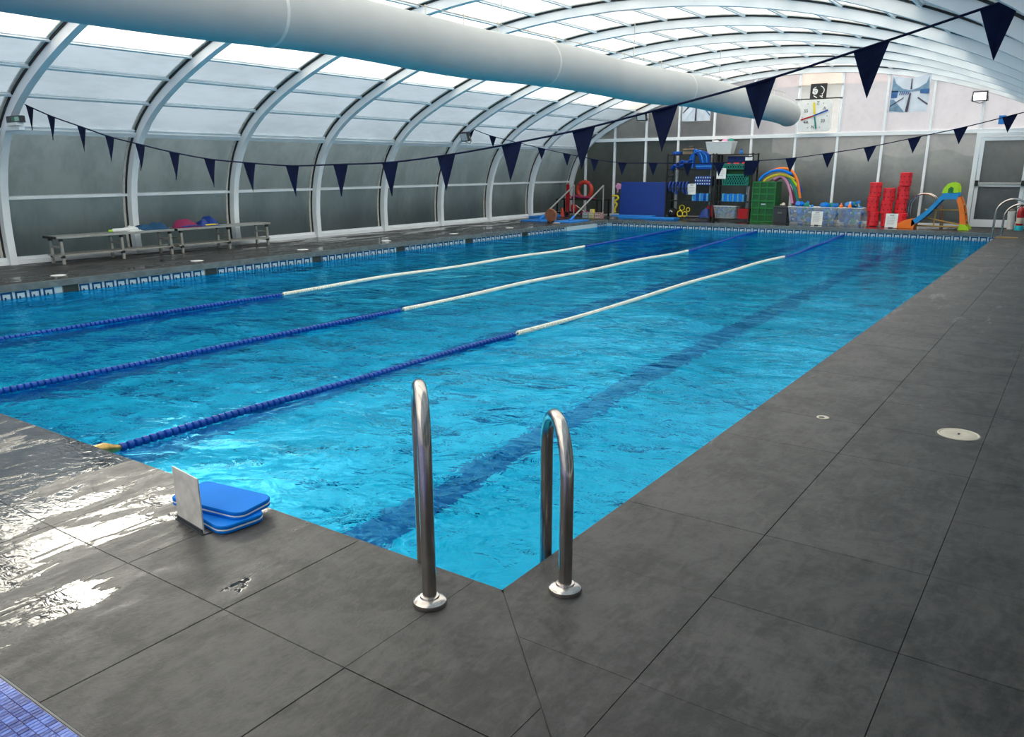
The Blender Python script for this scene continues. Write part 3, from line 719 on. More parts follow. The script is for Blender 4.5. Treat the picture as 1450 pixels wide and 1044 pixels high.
# ------------------------------------------------------------------ deck fittings
dr = thing('drain_cover', 'large round cream drain cover in the right deck', 'drain cover', (2.87, -1.10, 0))
mb = MB(); mb.lathe([(.108, -.004), (.108, .003), (.104, .006), (.098, .006), (.094, .003), (.088, .005), (.035, .006), (.03, .004), (.02, .004)], 32); mb.build('lid', 'cream', dr, True)
mb = MB(); mb.lathe([(.118, -.002), (.118, .0012), (.109, .0012)], 32); mb.build('rim', 'drain_grey', dr, True)
mb = MB(); mb.box(-.012, .012, -.006, .006, .0042, .0062); mb.build('grip_slot', 'black', dr)
an = thing('deck_anchor', 'small oval anchor socket with a cream cap near the pool edge', 'anchor', (2.775, -.385, 0), .4)
mb = MB(); mb.lathe([(.036, 0), (.036, .003), (.024, .004)], 18); mb.build('cap', 'cream', an, True); mb = MB(); mb.lathe([(.017, .0035), (.017, .0055)], 12, mat=Matrix.Translation((-.008, .008, 0))); mb.build('socket', 'drain_grey', an, True)
DL = ['white round drain lid in the left deck nearest the camera, before the benches', 'white round drain lid on the left deck below the joint of the two benches', 'white drain lid on the left deck just beyond the far bench end', 'white drain lid on the left deck, fourth from the camera', 'white drain lid on the left deck, fifth from the camera', 'white drain lid on the left deck, sixth from the camera', 'white drain lid on the left deck nearest the blue floor mats']
dproto = None
for i in range(7):
    e = thing('deck_drain', DL[i], 'drain lid', (3.66+2.25*i, 10.45, 0), group='drain lids along the left deck')
    if not dproto:
        mb = MB(); mb.lathe([(.105, 0), (.105, .005), (.095, .008), (.02, .008)], 20); dproto = mb.mesh('lid', 'white', True)
        mb = MB(); mb.lathe([(.115, 0), (.115, .002), (.1, .002)], 20); dring = mb.mesh('rim', 'drain_grey', True)
    link('lid', dproto, e); link('rim', dring, e)
# ------------------------------------------------------------------ bunting
def bunting(X, P_, ys, label, fw_, fh_):
    t = thing('bunting_line', label, 'bunting', (X, 0, 0)); P3 = catmull([(0, y, z) for y, z in P_], 6)
    mb = MB(); mb.tube(P3, .009, 5); mb.build('cord', 'navy', t)
    pz = sorted([(p.y, p.z) for p in P3]); rn = random.Random(int(X))
    for y in ys:
        sl = (interp(pz, y+.05)-interp(pz, y-.05))/.1; N = 5; mb = MB(); tw = rn.uniform(-.035, .035); z0 = interp(pz, y)
        for side in (0, 1):
            for r in range(N+1):
                v = r/N; hw = fw_/2*(1-v)+.002
                for c in (-1, 0, 1):
                    x = tw*v*v+(.012*math.sin(v*3+y) if c == 0 else .004*c)+(.0015 if side else 0)
                    mb.v.append((x, c*hw, c*hw*sl-fh_*v))
        M3 = 3*(N+1)
        for r in range(N):
            for c in range(2):
                a = r*3+c; mb.f.append((a, a+1, a+4, a+3)); mb.f.append((a+M3, a+3+M3, a+4+M3, a+1+M3)); mb.mi += [0, 0]
        edge = [0, 1, 2]+[3*r+2 for r in range(1, N+1)]+[3*N+1]+[3*r for r in range(N, 0, -1)]
        for i in range(len(edge)):
            a, b_ = edge[i], edge[(i+1) % len(edge)]; mb.f.append((a, b_, b_+M3, a+M3)); mb.mi.append(0)
        mb.tube([(0, -fw_/2, -fw_/2*sl), (0, fw_/2, fw_/2*sl)], .009, 5)
        mb.build('flag', 'navy', t, loc=(0, y, z0))
    return t
N1 = [(11.56, 2.385), (10.86, 2.20), (10.08, 2.03), (9.4, 1.885), (8.7, 1.77), (7.97, 1.66), (7.26, 1.575), (6.52, 1.525), (5.78, 1.49), (5.02, 1.50), (4.31, 1.515), (3.58, 1.575), (2.82, 1.665), (2.08, 1.77), (1.35, 1.905), (.62, 2.05), (-.14, 2.235), (-.87, 2.425), (-1.25, 2.53)]
bunting(4.1, N1, [11.44, 10.86, 10.08, 9.4, 8.7, 7.97, 7.26, 6.52, 5.78, 5.02, 4.31, 3.58, 2.82, 2.08, 1.35, .60, -.14, -.87], 'near line of navy pennants crossing the whole pool, largest flags at upper right', .225, .33)
N2 = [(11.6, 2.50), (11.4, 2.43), (10.73, 2.215), (9.3, 1.91), (8.6, 1.775), (7.86, 1.645), (7.15, 1.565), (6.4, 1.555), (5.6, 1.54), (4.9, 1.55), (4.17, 1.58), (3.44, 1.625), (2.74, 1.71), (2.0, 1.815), (1.26, 1.96), (.54, 2.105), (-.18, 2.28), (-.9, 2.46), (-1.25, 2.55)]
bunting(14.6, N2, [11.4, 10.73, 9.3, 8.6, 7.86, 7.15, 6.4, 5.6, 4.9, 4.17, 3.44, 2.74, 2.0, 1.26, .54, -.18, -.9], 'far line of small navy pennants in front of the shelves and end wall', .22, .27)
# ------------------------------------------------------------------ benches
def bench(x0, x1, label):
    t = thing('bench', label, 'bench', (x0, 11.78, 0), group='slatted changing benches by the left wall'); L = x1-x0; D = .42
    for k in range(4):
        mb = MB(); mb.cbox(.012, L-.012, .105*k, .105*k+.095, .405, .44, .006); s_ = mb.build('seat_slat', 'alu', t)
        mb = MB(); mb.cbox(0, .014, .105*k-.001, .105*k+.096, .403, .442, .003); mb.build('end_cap', 'black', s_); mb = MB(); mb.cbox(L-.014, L, .105*k-.001, .105*k+.096, .403, .442, .003); mb.build('end_cap', 'black', s_)
    for k in range(3):
        mb = MB(); mb.cbox(.03, L-.03, .03+.125*k, .03+.125*k+.11, .125, .15, .004); mb.build('shelf_slat', 'alu', t)
    for x in (.08, L*.52, L-.10):
        for y in (.03, D-.05):
            mb = MB(); mb.cbox(x, x+.04, y, y+.04, .0, .405, .003); lg = mb.build('leg', 'alu', t)
            mb = MB(); mb.cbox(x-.004, x+.044, y-.004, y+.044, .36, .404, .003); mb.cbox(x-.004, x+.044, y-.004, y+.044, .095, .128, .003); mb.build('joint_sleeve', 'black', lg)
        mb = MB(); mb.cbox(x+.005, x+.035, .05, D-.04, .25, .28, .003); mb.build('cross_rung', 'alu', t)
        mb = MB(); mb.cbox(x+.005, x+.035, .05, D-.04, .10, .124, .003); mb.build('cross_rung', 'alu', t)
bench(4.34, 6.43, 'left slatted bench nearest the camera, with the white bottle and blue towel')
bench(6.47, 8.55, 'right slatted bench, farther from the camera, with the pink and purple bundle')
def blob(name, mat, pts, r, parent=None, seg=8, rs=None):
    mb = MB(); mb.tube(pts, r, seg, rs=rs); return mb.build(name, mat, parent, True)
t = thing('water_bottle', 'white bottle with green cap lying on the left bench', 'bottle', (5.25, 11.84, .475))
blob('bottle_body', 'white', [(0.06, 0, 0), (.08, 0, 0), (.5, .0, 0), (.52, 0, 0)], .03, t, 10, [.02, .034, .034, .02]); blob('bottle_cap', 'lime', [(0, 0, 0), (.06, 0, 0)], .018, t)
def cloth(name, mat, x0, x1, y0, y1, z, h, label, cat, seed, mat2=None):
    rn = random.Random(seed); mb = MB(); nx, ny = 12, 6; t = thing(name, label, cat, ((x0+x1)/2, (y0+y1)/2, z))
    for i in range(nx+1):
        for j in range(ny+1):
            u, v = i/nx*2-1, j/ny*2-1; e = max(0, 1-u**4)*max(0, 1-v**4)
            mb.v.append((u*(x1-x0)/2, v*(y1-y0)/2, h*e*(.55+.45*math.sin(u*4+seed+v*2))*(.8+rn.random()*.3)+.002))
    for i in range(nx):
        for j in range(ny): q = i*(ny+1)+j; mb.f.append((q, q+ny+1, q+ny+2, q+1)); mb.mi.append(0)
    ring = [i*(ny+1) for i in range(nx+1)]+[nx*(ny+1)+j for j in range(1, ny+1)]+[i*(ny+1)+ny for i in range(nx-1, -1, -1)]+[j for j in range(ny-1, 0, -1)]
    k0 = len(mb.v); mb.v += [(mb.v[q][0], mb.v[q][1], 0) for q in ring]; n = len(ring)
    for i in range(n): mb.f.append((ring[i], k0+i, k0+(i+1) % n, ring[(i+1) % n])); mb.mi.append(0)
    mb.f.append(tuple(k0+i for i in range(n))[::-1]); mb.mi.append(0)
    mb.build('folded_cloth', mat, t, True)
    if mat2: blob('yellow_strap' if mat2 == 'yellow' else 'purple_fold', mat2, [(-(x1-x0)*.35, -(y1-y0)*.42, .02), (0, -(y1-y0)*.5, .028), ((x1-x0)*.42, -(y1-y0)*.40, .02)], .014, t)
    return t
cloth('white_towel', 'white', 5.55, 5.86, 11.80, 12.0, .4425, .10, 'crumpled white towel beside the bottle on the left bench', 'towel', 3)
cloth('blue_towel', 'teal_cloth', 5.78, 6.40, 11.86, 12.14, .4425, .14, 'dark petrol blue towel heaped at the right end of the left bench', 'towel', 5)
cloth('pink_bundle', 'maroon', 6.55, 7.05, 11.82, 12.1, .4425, .17, 'crumpled pink and maroon swim bag on the right bench', 'bag', 9, 'mat_blue')
cloth('blue_bag', 'mat_blue', 7.02, 7.42, 11.84, 12.14, .4425, .20, 'blue bag with a yellow strap on the right bench', 'bag', 12, 'yellow')
# ------------------------------------------------------------------ lamps and exit light
e = thing('exit_light', 'green emergency exit light with white tray on the leftmost rib', 'exit light', (3.88, 11.46, 2.14))
mb = MB(); mb.cbox(-.03, .05, -.20, .20, -.02, .075, .01); mb.build('light_case', 'dark_grey', e)
mb = MB(); mb.box(-.034, -.029, -.175, .04, -.005, .06); mb.build('sign_face', 'exit_green', e)
mb = MB(); mb.box(-.035, -.029, -.185, -.06, -.002, .057); mb.build('sign_panel', 'exit_pale', e)
mb = MB(); mb.prism([(-.17, -.03), (.17, -.03), (.14, .06), (-.14, .06)], -.06, -.02); mb.build('tray', 'white', e, rot=(0, 0, PI/2))
mb = MB(); mb.cbox(-.02, .06, -.12, .32, -.12, -.065, .006); mb.build('mounting_bracket', 'frame', e)
def flood(loc, rz, tilt, label, lit):
    t = thing('floodlight', label, 'floodlight', loc, rz); 
    mb = MB(); mb.cbox(-.16, .16, -.045, .045, -.11, .11, .012, mat=Matrix.Rotation(tilt, 4, 'X')); mb.build('lamp_housing', 'dark_grey', t)
    mb = MB(); mb.box(-.13, .13, -.052, -.046, -.085, .085, mat=Matrix.Rotation(tilt, 4, 'X')); mb.build('lamp_lens', 'lamp_on' if lit else 'glass_lamp', t)
    mb = MB(); mb.tube([(-.165, 0, 0), (-.175, .06, -.10), (0, .12, -.16), (.175, .06, -.10), (.165, 0, 0)], .012, 6); mb.build('bracket', 'alu', t)
    return t
flood((20.9, 9.82, 2.93), -PI/2, .35, 'unlit black floodlight on the end wall left of the duct', False)
flood((20.95, 1.0, 3.07), -PI/2, .25, 'lit white floodlight high on the right of the end wall', True)
flood((14.45, 11.45, 2.22), -1.9, .3, 'small black floodlight on a left rib, where the far pennants start', False)
# ------------------------------------------------------------------ clock, posters
def text(body, size, loc, mat, parent, rot=(PI/2, 0, -PI/2), name='numeral', ext=.002, flip=False):
    c = bpy.data.curves.new(name, 'FONT'); c.body = body; c.size = size; c.extrude = ext; c.align_x = 'CENTER'; c.align_y = 'CENTER'; c.materials.append(M[mat])
    tmp = bpy.data.objects.new(name, c); COL.objects.link(tmp); me = bpy.data.meshes.new_from_object(tmp.evaluated_get(bpy.context.evaluated_depsgraph_get())); bpy.data.objects.remove(tmp)
    o = bpy.data.objects.new(name, me); COL.objects.link(o); o.parent = parent; o.location = loc; o.rotation_euler = rot
    if flip: o.scale = (-1, 1, 1)
    return o
ck = thing('pace_clock', 'square white pace clock with yellow, blue, red and dark hands on the end wall', 'clock', (20.98, 4.80, 2.77), 0)
def rrect(w, h, r):
    P_ = []
    for (cx, cy, a0) in ((w/2-r, h/2-r, 0), (-w/2+r, h/2-r, 90), (-w/2+r, -h/2+r, 180), (w/2-r, -h/2+r, 270)):
        for k in range(5): a = math.radians(a0+k*22.5); P_.append((cx+r*math.cos(a), cy+r*math.sin(a)))
    return P_
TOW = Matrix(((0, 0, 1, 0), (-1, 0, 0, 0), (0, 1, 0, 0), (0, 0, 0, 1)))   # x right, y up as seen from the pool; z towards the wall
mb = MB(); mb.prism(rrect(.84, .80, .10), -.035, .05, mat=TOW); mb.build('clock_case', 'white', ck)
for (ang, L, c_, nm) in ((98, .33, 'yellow', 'yellow_hand'), (20, .36, 'blue_float', 'blue_hand'), (196, .36, 'ext_red', 'red_hand'), (282, .34, 'teal', 'dark_hand')):
    a = math.radians(ang); mt = TOW @ Matrix.Rotation(a, 4, 'Z'); mb = MB(); w_ = .036 if nm == 'yellow_hand' else .024
    mb.prism([(-.03, -w_*.7), (L, -w_*.8), (L, w_*.8), (-.03, w_*.7)], -.052-.004*(ang % 7), -.047-.004*(ang % 7), mat=mt); mb.build(nm, c_, ck)
mb = MB(); mb.lathe([(.03, -.07), (.03, -.035)], 14, mat=TOW); mb.build('clock_hub', 'white', ck)
for s_, dx, dy in (('Z', .06, .31), ('A', .24, .17), ('20', .22, -.14), ('N', -.02, -.29), ('4A', -.21, -.16), ('55', -.23, .12)):
    text(s_, .115, (-.040, -dx, dy), 'ink', ck)
for dx, dy in ((.2, .3), (-.2, .3), (.32, -.02), (-.32, -.03), (.15, -.3), (-.15, -.3)):
    mb = MB(); mb.lathe([(.012, -.039), (.012, -.035)], 8, mat=TOW @ Matrix.Translation((dx, dy, 0))); mb.build('minute_mark', 'ink', ck)
ps_ = thing('black_poster', 'small black poster with a white skull-like emblem above the clock', 'poster', (21.03, 4.78, 3.375))
mb = MB(); mb.box(-.21, .21, -.195, .195, -.006, .006, mat=TOW); mb.build('poster_sheet', 'black', ps_)
mb = MB()
mb.prism([(-.085+.07*math.cos(i*.5236)*(1+.12*math.sin(i*2)), .0+.075*math.sin(i*.5236)) for i in range(12)], -.009, -.006, mat=TOW)
for (cx, cy, R_, a0, a1, w_) in ((.0, .02, .155, -50, 70, .022), (-.02, .02, .135, 110, 170, .02)):
    k0 = len(mb.v); n = 10
    arc_o = [(cx+R_*math.cos(math.radians(a0+(a1-a0)*i/n)), cy+R_*.8*math.sin(math.radians(a0+(a1-a0)*i/n))) for i in range(n+1)]
    arc_i = [(cx+(R_-w_)*math.cos(math.radians(a0+(a1-a0)*i/n)), cy+(R_-w_)*.8*math.sin(math.radians(a0+(a1-a0)*i/n))) for i in range(n+1)]
    for i in range(n): mb.prism([arc_i[i], arc_o[i], arc_o[i+1], arc_i[i+1]], -.009, -.006, mat=TOW)
mb.prism([(-.12, -.09), (-.10, -.10), (-.02, -.15), (-.03, -.165), (-.11, -.12)], -.009, -.006, mat=TOW)
mb.prism([(.05, -.10), (.13, -.15), (.12, -.165), (.04, -.12)], -.009, -.006, mat=TOW); mb.prism([(.10, -.08), (.125, -.085), (.10, -.16), (.075, -.155)], -.009, -.006, mat=TOW)
mb.build('white_emblem', 'white', ps_)
mb = MB()
for cx, cy in ((-.11, .01), (-.065, .02), (-.085, -.03)): mb.prism([(cx+.014*math.cos(i*PI/4), cy+.012*math.sin(i*PI/4)) for i in range(8)], -.011, -.009, mat=TOW)
mb.build('emblem_spots', 'black', ps_)
M['bn_base'] = pmat('banner_print_pale', (.62, .68, .76), .6, var=.12, scale=4); M['bn_steel'] = pmat('banner_print_steel', (.16, .28, .40), .6, var=.3, scale=9)
M['bn_blue'] = pmat('banner_print_blue', (.03, .12, .32), .6, var=.3, scale=14); M['bn_dark'] = pmat('banner_print_dark', (.05, .04, .08), .6)
def banner(loc, w, h, label, full):
    t = thing('banner', label, 'banner', loc); mb = MB(); n = 8
    for i in range(n+1):
        x = -w/2+w*i/n
        for (zf, yy) in ((0, -h/2), (0, h/2-.10*h*math.sin(PI*i/n) if full else h/2)): mb.v += [tuple(TOW @ Vector((x, yy, -.004-.01*math.sin(i*1.3)))), tuple(TOW @ Vector((x, yy, 0)))]
    for i in range(n):
        a = i*4; b_ = a+4; mb.f += [(a, b_, b_+2, a+2), (a+1, a+3, b_+3, b_+1), (a+2, b_+2, b_+3, a+3), (a, a+1, b_+1, b_)]; mb.mi += [0]*4
    mb.f += [(0, 2, 3, 1), (n*4, n*4+1, n*4+3, n*4+2)]; mb.mi += [0, 0]; mb.build('cloth_sheet', 'bn_base', t)
    def fl(poly, mat, nm, d=.018):
        mb = MB(); mb.prism([(p[0]*w/2, p[1]*h/2) for p in poly], -d-.002, -d, mat=TOW); mb.build(nm, mat, t)
    if full:
        fl([(-.95, .9), (-.8, .55), (-.4, .25), (0, .15), (.4, .25), (.8, .5), (.9, .85), (.95, .1), (-.98, .1)][::-1], 'bn_steel', 'printed_roof')
        fl([(-.98, .15), (-.62, .15), (-.66, -.22), (-.98, -.22)][::-1], 'bn_blue', 'printed_stand')
        fl([(.52, .18), (.98, .18), (.98, -.06), (.52, -.02)][::-1], 'bn_blue', 'printed_stand', .02)
        for k in range(5): fl([(-.52+k*.11, .12), (-.47+k*.11, .12), (-.52+k*.11, -.08), (-.57+k*.11, -.08)][::-1], 'bn_blue', 'printed_mark', .02)
        fl([(.0, .75), (.05, .75), (.08, .2), (.0, .2)][::-1], 'bn_dark', 'printed_pole', .022)
        fl([(-.98, -.62), (-.98, -.70), (-.3, -.25), (-.3, -.20)], 'bn_dark', 'printed_line', .02); fl([(.45, -.22), (.98, -.58), (.98, -.66), (.42, -.28)][::-1], 'bn_dark', 'printed_line', .02)
        fl([(-.02, .0), (.06, .0), (.0, -.98), (-.16, -.98)][::-1], 'bn_dark', 'printed_lane', .022); fl([(-1, -.9), (-.2, -.98), (-.8, -.3), (-1, -.3)][::-1], 'bn_steel', 'printed_water')
    else:
        fl([(-.98, -.95), (-.8, -.95), (-.2, .6), (-.35, .95), (-.98, .95)], 'bn_base', 'printed_water'); fl([(-.05, .9), (.03, .9), (.05, -.95), (-.08, -.95)][::-1], 'bn_dark', 'printed_pole'); fl([(.4, .9), (.5, .9), (.98, -.2), (.98, -.4)][::-1], 'bn_blue', 'printed_line')
        fl([(-.98, .1), (-.9, .1), (-.45, .9), (-.6, .9)][::-1], 'bn_blue', 'printed_line')
banner((21.06, 2.56, 3.22), .88, .90, 'printed cloth banner of a pool hanging right of the clock', True)
banner((21.06, 8.17, 2.96), .86, .42, 'lower part of a printed pool banner showing under the duct', False)
ss = MB(); ss.box(-.075, .075, -.10, .10, -.003, .003, mat=TOW); o = ss.build('sticker', 'sky_blue', None, loc=(21.08, .48, 2.52)); tag(o, 'small blue sticker on the end wall pane above the door', 'sticker')
# black fixing arm left of the clock
ar = thing('wall_bracket', 'thin black bracket sticking out left of the clock', 'bracket', (21.0, 5.45, 3.02))
mb = MB(); mb.tube([(0, .14, -.01), (0, -.14, .01)], .012, 6); mb.build('arm', 'black', ar)
mb = MB(); mb.lathe([(.022, -.01), (.022, .01)], 8, mat=Matrix.Translation((0, .12, -.01))); mb.build('arm_knob', 'black', ar)
# ------------------------------------------------------------------ far-left corner
buoy = thing('life_buoy', 'orange-red ring life buoy hanging on the end wall in the left corner', 'life buoy', (20.55, 11.53, .79))
mb = MB(); ring_ = [(0, .245*math.cos(a*PI/12), .245*math.sin(a*PI/12)) for a in range(24)]; mb.tube(ring_, .068, 10, closed=True); mb.build('ring', 'buoy', buoy, True)
for a in (45, 135, 225, 315):
    mb = MB(); q = math.radians(a); mb.tube([(0, .245*math.cos(q+d), .245*math.sin(q+d)) for d in (-.09, 0, .09)], .071, 10); mb.build('band', 'maroon', buoy, True)
tb = thing('black_table', 'low black metal frame table in the left corner of the end wall', 'table', (20.6, 11.58, 0))
mb = MB(); mb.cbox(-.25, .25, -.80, .88, .49, .52, .004); mb.build('table_top', 'black', tb)
for (x, y) in ((-.22, .85), (.22, .85), (-.22, -.77), (.22, -.77), (-.22, -.60)):
    mb = MB(); mb.cbox(x-.02, x+.02, y-.02, y+.02, 0, .49, .003); mb.build('leg', 'black', tb)
mb = MB(); mb.cbox(-.22, .22, -.77, .85, .08, .11, .004); mb.build('lower_shelf', 'black', tb)
def shaft(name, label, cat, mat, pts, r, rs=None, seg=10):
    base_ = Vector(pts[0]); t = thing(name, label, cat, base_); blob(name+'_body', mat, [Vector(p)-base_ for p in pts], r, t, seg, rs); return t
rp = thing('rescue_bag', 'red rescue bag slumped on the black table below the life buoy', 'bag', (20.45, 11.5, .52))
blob('bag_body', 'maroon', [(0, .42, .02), (0, .36, .09), (0, .1, .05), (0, -.2, .04), (0, -.42, .02)], .06, rp, 10, [.03, .055, .04, .035, .02])
blob('bag_strap', 'red', [(0, .42, .02), (-.06, .52, .16), (-.02, .60, .02)], .015, rp)
fs = thing('swim_fin', 'upright red swim fin leaning in the corner left of the life buoy', 'fin', (20.35, 12.02, 0.02)); mb = MB(); mb.prism([(-.06, 0), (.06, 0), (.075, .55), (.05, .92), (0, .98), (-.05, .92), (-.07, .55)], -.012, .012, mat=Matrix(((0, 0, 1, 0), (1, 0, 0, 0), (0, 1, 0, 0), (0, 0, 0, 1)))); mb.build('fin_blade', 'ext_red', fs)
mb = MB(); mb.cbox(-.03, .05, -.05, .05, 0, .10, .01); mb.build('fin_foot', 'black', fs)
tr = thing('red_scoop', 'red scoop with a grey handle lying against the corner table', 'scoop', (20.25, 11.45, .04))
mb = MB(); mb.lathe([(.02, 0), (.09, .05), (.11, .16), (.08, .26), (.03, .29)], 10, mat=Matrix.Translation((0, .28, .05))); mb.build('scoop_head', 'ext_red', tr, True); blob('scoop_handle', 'cream', [(0, .25, .32), (-.05, .05, .22), (-.1, -.25, .06)], .014, tr)
mb = MB(); mb.lathe([(.15, 0), (.16, .06), (.1, .12), (.04, .13)], 12, mat=Matrix.Translation((.02, -.12, 0))); mb.build('scoop_base', 'maroon', tr, True)
cone = thing('marker_cone', 'small orange marker on the deck in the far left corner', 'cone', (19.75, 11.85, 0)); mb = MB(); mb.lathe([(.09, 0), (.09, .012), (.075, .02), (.055, .14), (.03, .26), (.012, .28)], 14); mb.build('cone_body', 'buoy', cone, True); mb = MB(); mb.lathe([(.11, 0), (.11, .012)], 14); mb.build('cone_foot', 'black', cone)
bf = thing('rubber_disc', 'brown rubber disc float standing at the far left pool edge', 'float', (17.15, 10.62, .20)); mb = MB(); mb.lathe([(.06, -.05), (.17, -.045), (.19, 0), (.17, .045), (.06, .05)], 16, mat=Matrix.Rotation(PI/2, 4, 'Y')); mb.build('disc', 'brown', bf, True)
for y in (-.07, .07):
    mb = MB(); mb.lathe([(.03, -.03), (.03, .03)], 8, mat=Matrix.Translation((-.0, y, -.17)) @ Matrix.Rotation(PI/2, 4, 'Y')); mb.build('disc_foot', 'black', bf)
def stair_rail(y, label):
    t = thing('stair_handrail', label, 'handrail', (17.75, y, 0)); 
    blob('sloping_tube', 'alu', [(0, 0, .05), (2.1, .12, .95)], .024, t, 8); blob('upright', 'alu', [(2.1, .12, .97), (2.1, .12, 0.0)], .018, t, 8)
    blob('blue_sleeve', 'sky_blue', [(-.04, 0, .03), (.22, .0125, .145)], .034, t, 8)
stair_rail(11.38, 'left one of two sloping steel stair handrails in the far left corner'); stair_rail(10.36, 'right one of two sloping steel stair handrails, in front of the life buoy')
def slabm(name, label, cat, mat, x0, x1, y0, y1, z0, z1, group=None, edge=None, c=.01):
    t = thing(name, label, cat, ((x0+x1)/2, (y0+y1)/2, z0), group=group); mb = MB(); mb.cbox(-(x1-x0)/2, (x1-x0)/2, -(y1-y0)/2, (y1-y0)/2, 0, z1-z0, c); mb.build('slab', mat, t); return t
slabm('floor_mat', 'flat blue mat on the deck under the left stair handrail', 'mat', 'sky_blue', 17.3, 18.15, 11.05, 11.75, .0, .035)
slabm('floor_mat', 'flat blue mat on the deck under the right stair handrail', 'mat', 'sky_blue', 17.3, 18.4, 10.12, 10.72, .0, .035)
slabm('floor_mat', 'long blue mat lying at the foot of the left wall in the far corner', 'mat', 'sky_blue', 18.55, 19.9, 11.85, 12.3, .0, .07)
slabm('floor_mat', 'long upper bright blue mat on the deck in front of the leaning blue mat', 'mat', 'sky_blue', 19.95, 20.2, 8.9, 10.25, .062, .10)
slabm('floor_mat', 'long lower blue mat on the deck before the leaning blue mat and shelves', 'mat', 'sky_blue', 19.9, 20.3, 8.2, 10.0, .0, .06)
def cubef(x, y, z, s, m1, label):
    t = thing('foam_block', label, 'foam block', (x, y, z), group='patterned foam blocks'); mb = MB(); mb.cbox(-s/2, s/2, -s/2, s/2, 0, s*.86, .012); mb.build('block', m1, t)
    m2 = 'cream' if m1 != 'cream' else 'pink'
    for k in (-.3, 0, .3):
        for z_ in (.2, .6): mb = MB(); mb.box(-s/2-.003, -s/2+.001, k*s-.02, k*s+.02, s*z_-.015, s*z_+.02); mb.build('printed_motif', m2, t)
M['pale_blue'] = pmat('faded_blue', (.20, .33, .42), .7, var=.25, scale=30); M['dusty_pink'] = pmat('dusty_pink', (.42, .24, .24), .7, var=.3, scale=30); M['dusty_yel'] = pmat('dusty_yellow', (.45, .40, .20), .7, var=.3, scale=30)
cubef(19.55, 10.86, 0, .20, 'pale_blue', 'faded blue patterned foam block, leftmost of the three'); cubef(19.55, 10.65, 0, .20, 'dusty_yel', 'yellowish patterned foam block between the blue and the pink ones'); cubef(19.55, 10.44, 0, .20, 'dusty_pink', 'pinkish patterned foam block, rightmost of the three')
cubef(19.6, 10.70, .173, .11, 'yellow', 'small yellow foam block on top of the other blocks')
lm = thing('gym_mat', 'large dark blue vinyl mat leaning upright against the end wall', 'mat', (20.62, 9.56, 0.01)); lm.rotation_euler = (0, .12, 0)
mb = MB(); mb.cbox(-.03, .03, -.77, .77, 0, 1.04, .01); lmb = mb.build('mat_panel', 'mat_blue', lm)
sn = thing('toy_snake', 'wavy yellow foam toy hanging beside the leaning blue mat', 'toy', (20.72, 10.5, .12)); blob('snake_body', 'yellow', catmull([(0, .02, 0), (0, .03, .12), (0, -.03, .25), (0, .05, .34), (0, -.07, .42), (0, -.03, .50), (0, .14, .50)], 5), .03, sn, 8)
fl_ = thing('toy_flower', 'pink foam flower above the yellow snake toy', 'toy', (20.72, 10.43, .86))
for a in range(5): mb = MB(); mb.lathe([(.01, -.02), (.05, -.01), (.05, .01), (.01, .02)], 8, mat=Matrix.Translation((0, .055*math.cos(a*1.257), .05+.055*math.sin(a*1.257))) @ Matrix.Rotation(PI/2, 4, 'Y')); mb.build('petal', 'pink', fl_, True)
blob('flower_stem', 'pink', [(0, 0, 0), (0, .03, -.13)], .02, fl_)
# ------------------------------------------------------------------ shelving
XS0, XS1 = 20.55, 21.0
def shelf_unit(y1, y0, label):
    t = thing('shelf_unit', label, 'shelf', ((XS0+XS1)/2, (y0+y1)/2, 0)); hw = (y1-y0)/2; hd = (XS1-XS0)/2
    for sx_ in (-1, 1):
        for sy in (-1, 1): mb = MB(); mb.cbox(sx_*hd-.018, sx_*hd+.018, sy*(hw-.018)-.018, sy*(hw-.018)+.018, 0, 1.84, .002); mb.build('post', 'black', t)
    for z in (.06, .53, .97, 1.41, 1.82): mb = MB(); mb.cbox(-hd, hd, -hw, hw, z-.022, z, .002); mb.build('shelf_board', 'black', t)
    for z in (.75, 1.2, 1.6): mb = MB(); mb.tube([(-hd, hw-.02, z), (hd, hw-.02, z)], .008, 5); mb.build('side_brace', 'black', t)
shelf_unit(8.78, 7.36, 'black metal shelf unit at left, with the blue noodles and belts'); shelf_unit(7.30, 6.22, 'black metal shelf unit at right, with the green baskets and clear bin')
def item(name, label, cat, loc, group=None): return thing(name, label, cat, loc, 0, group)
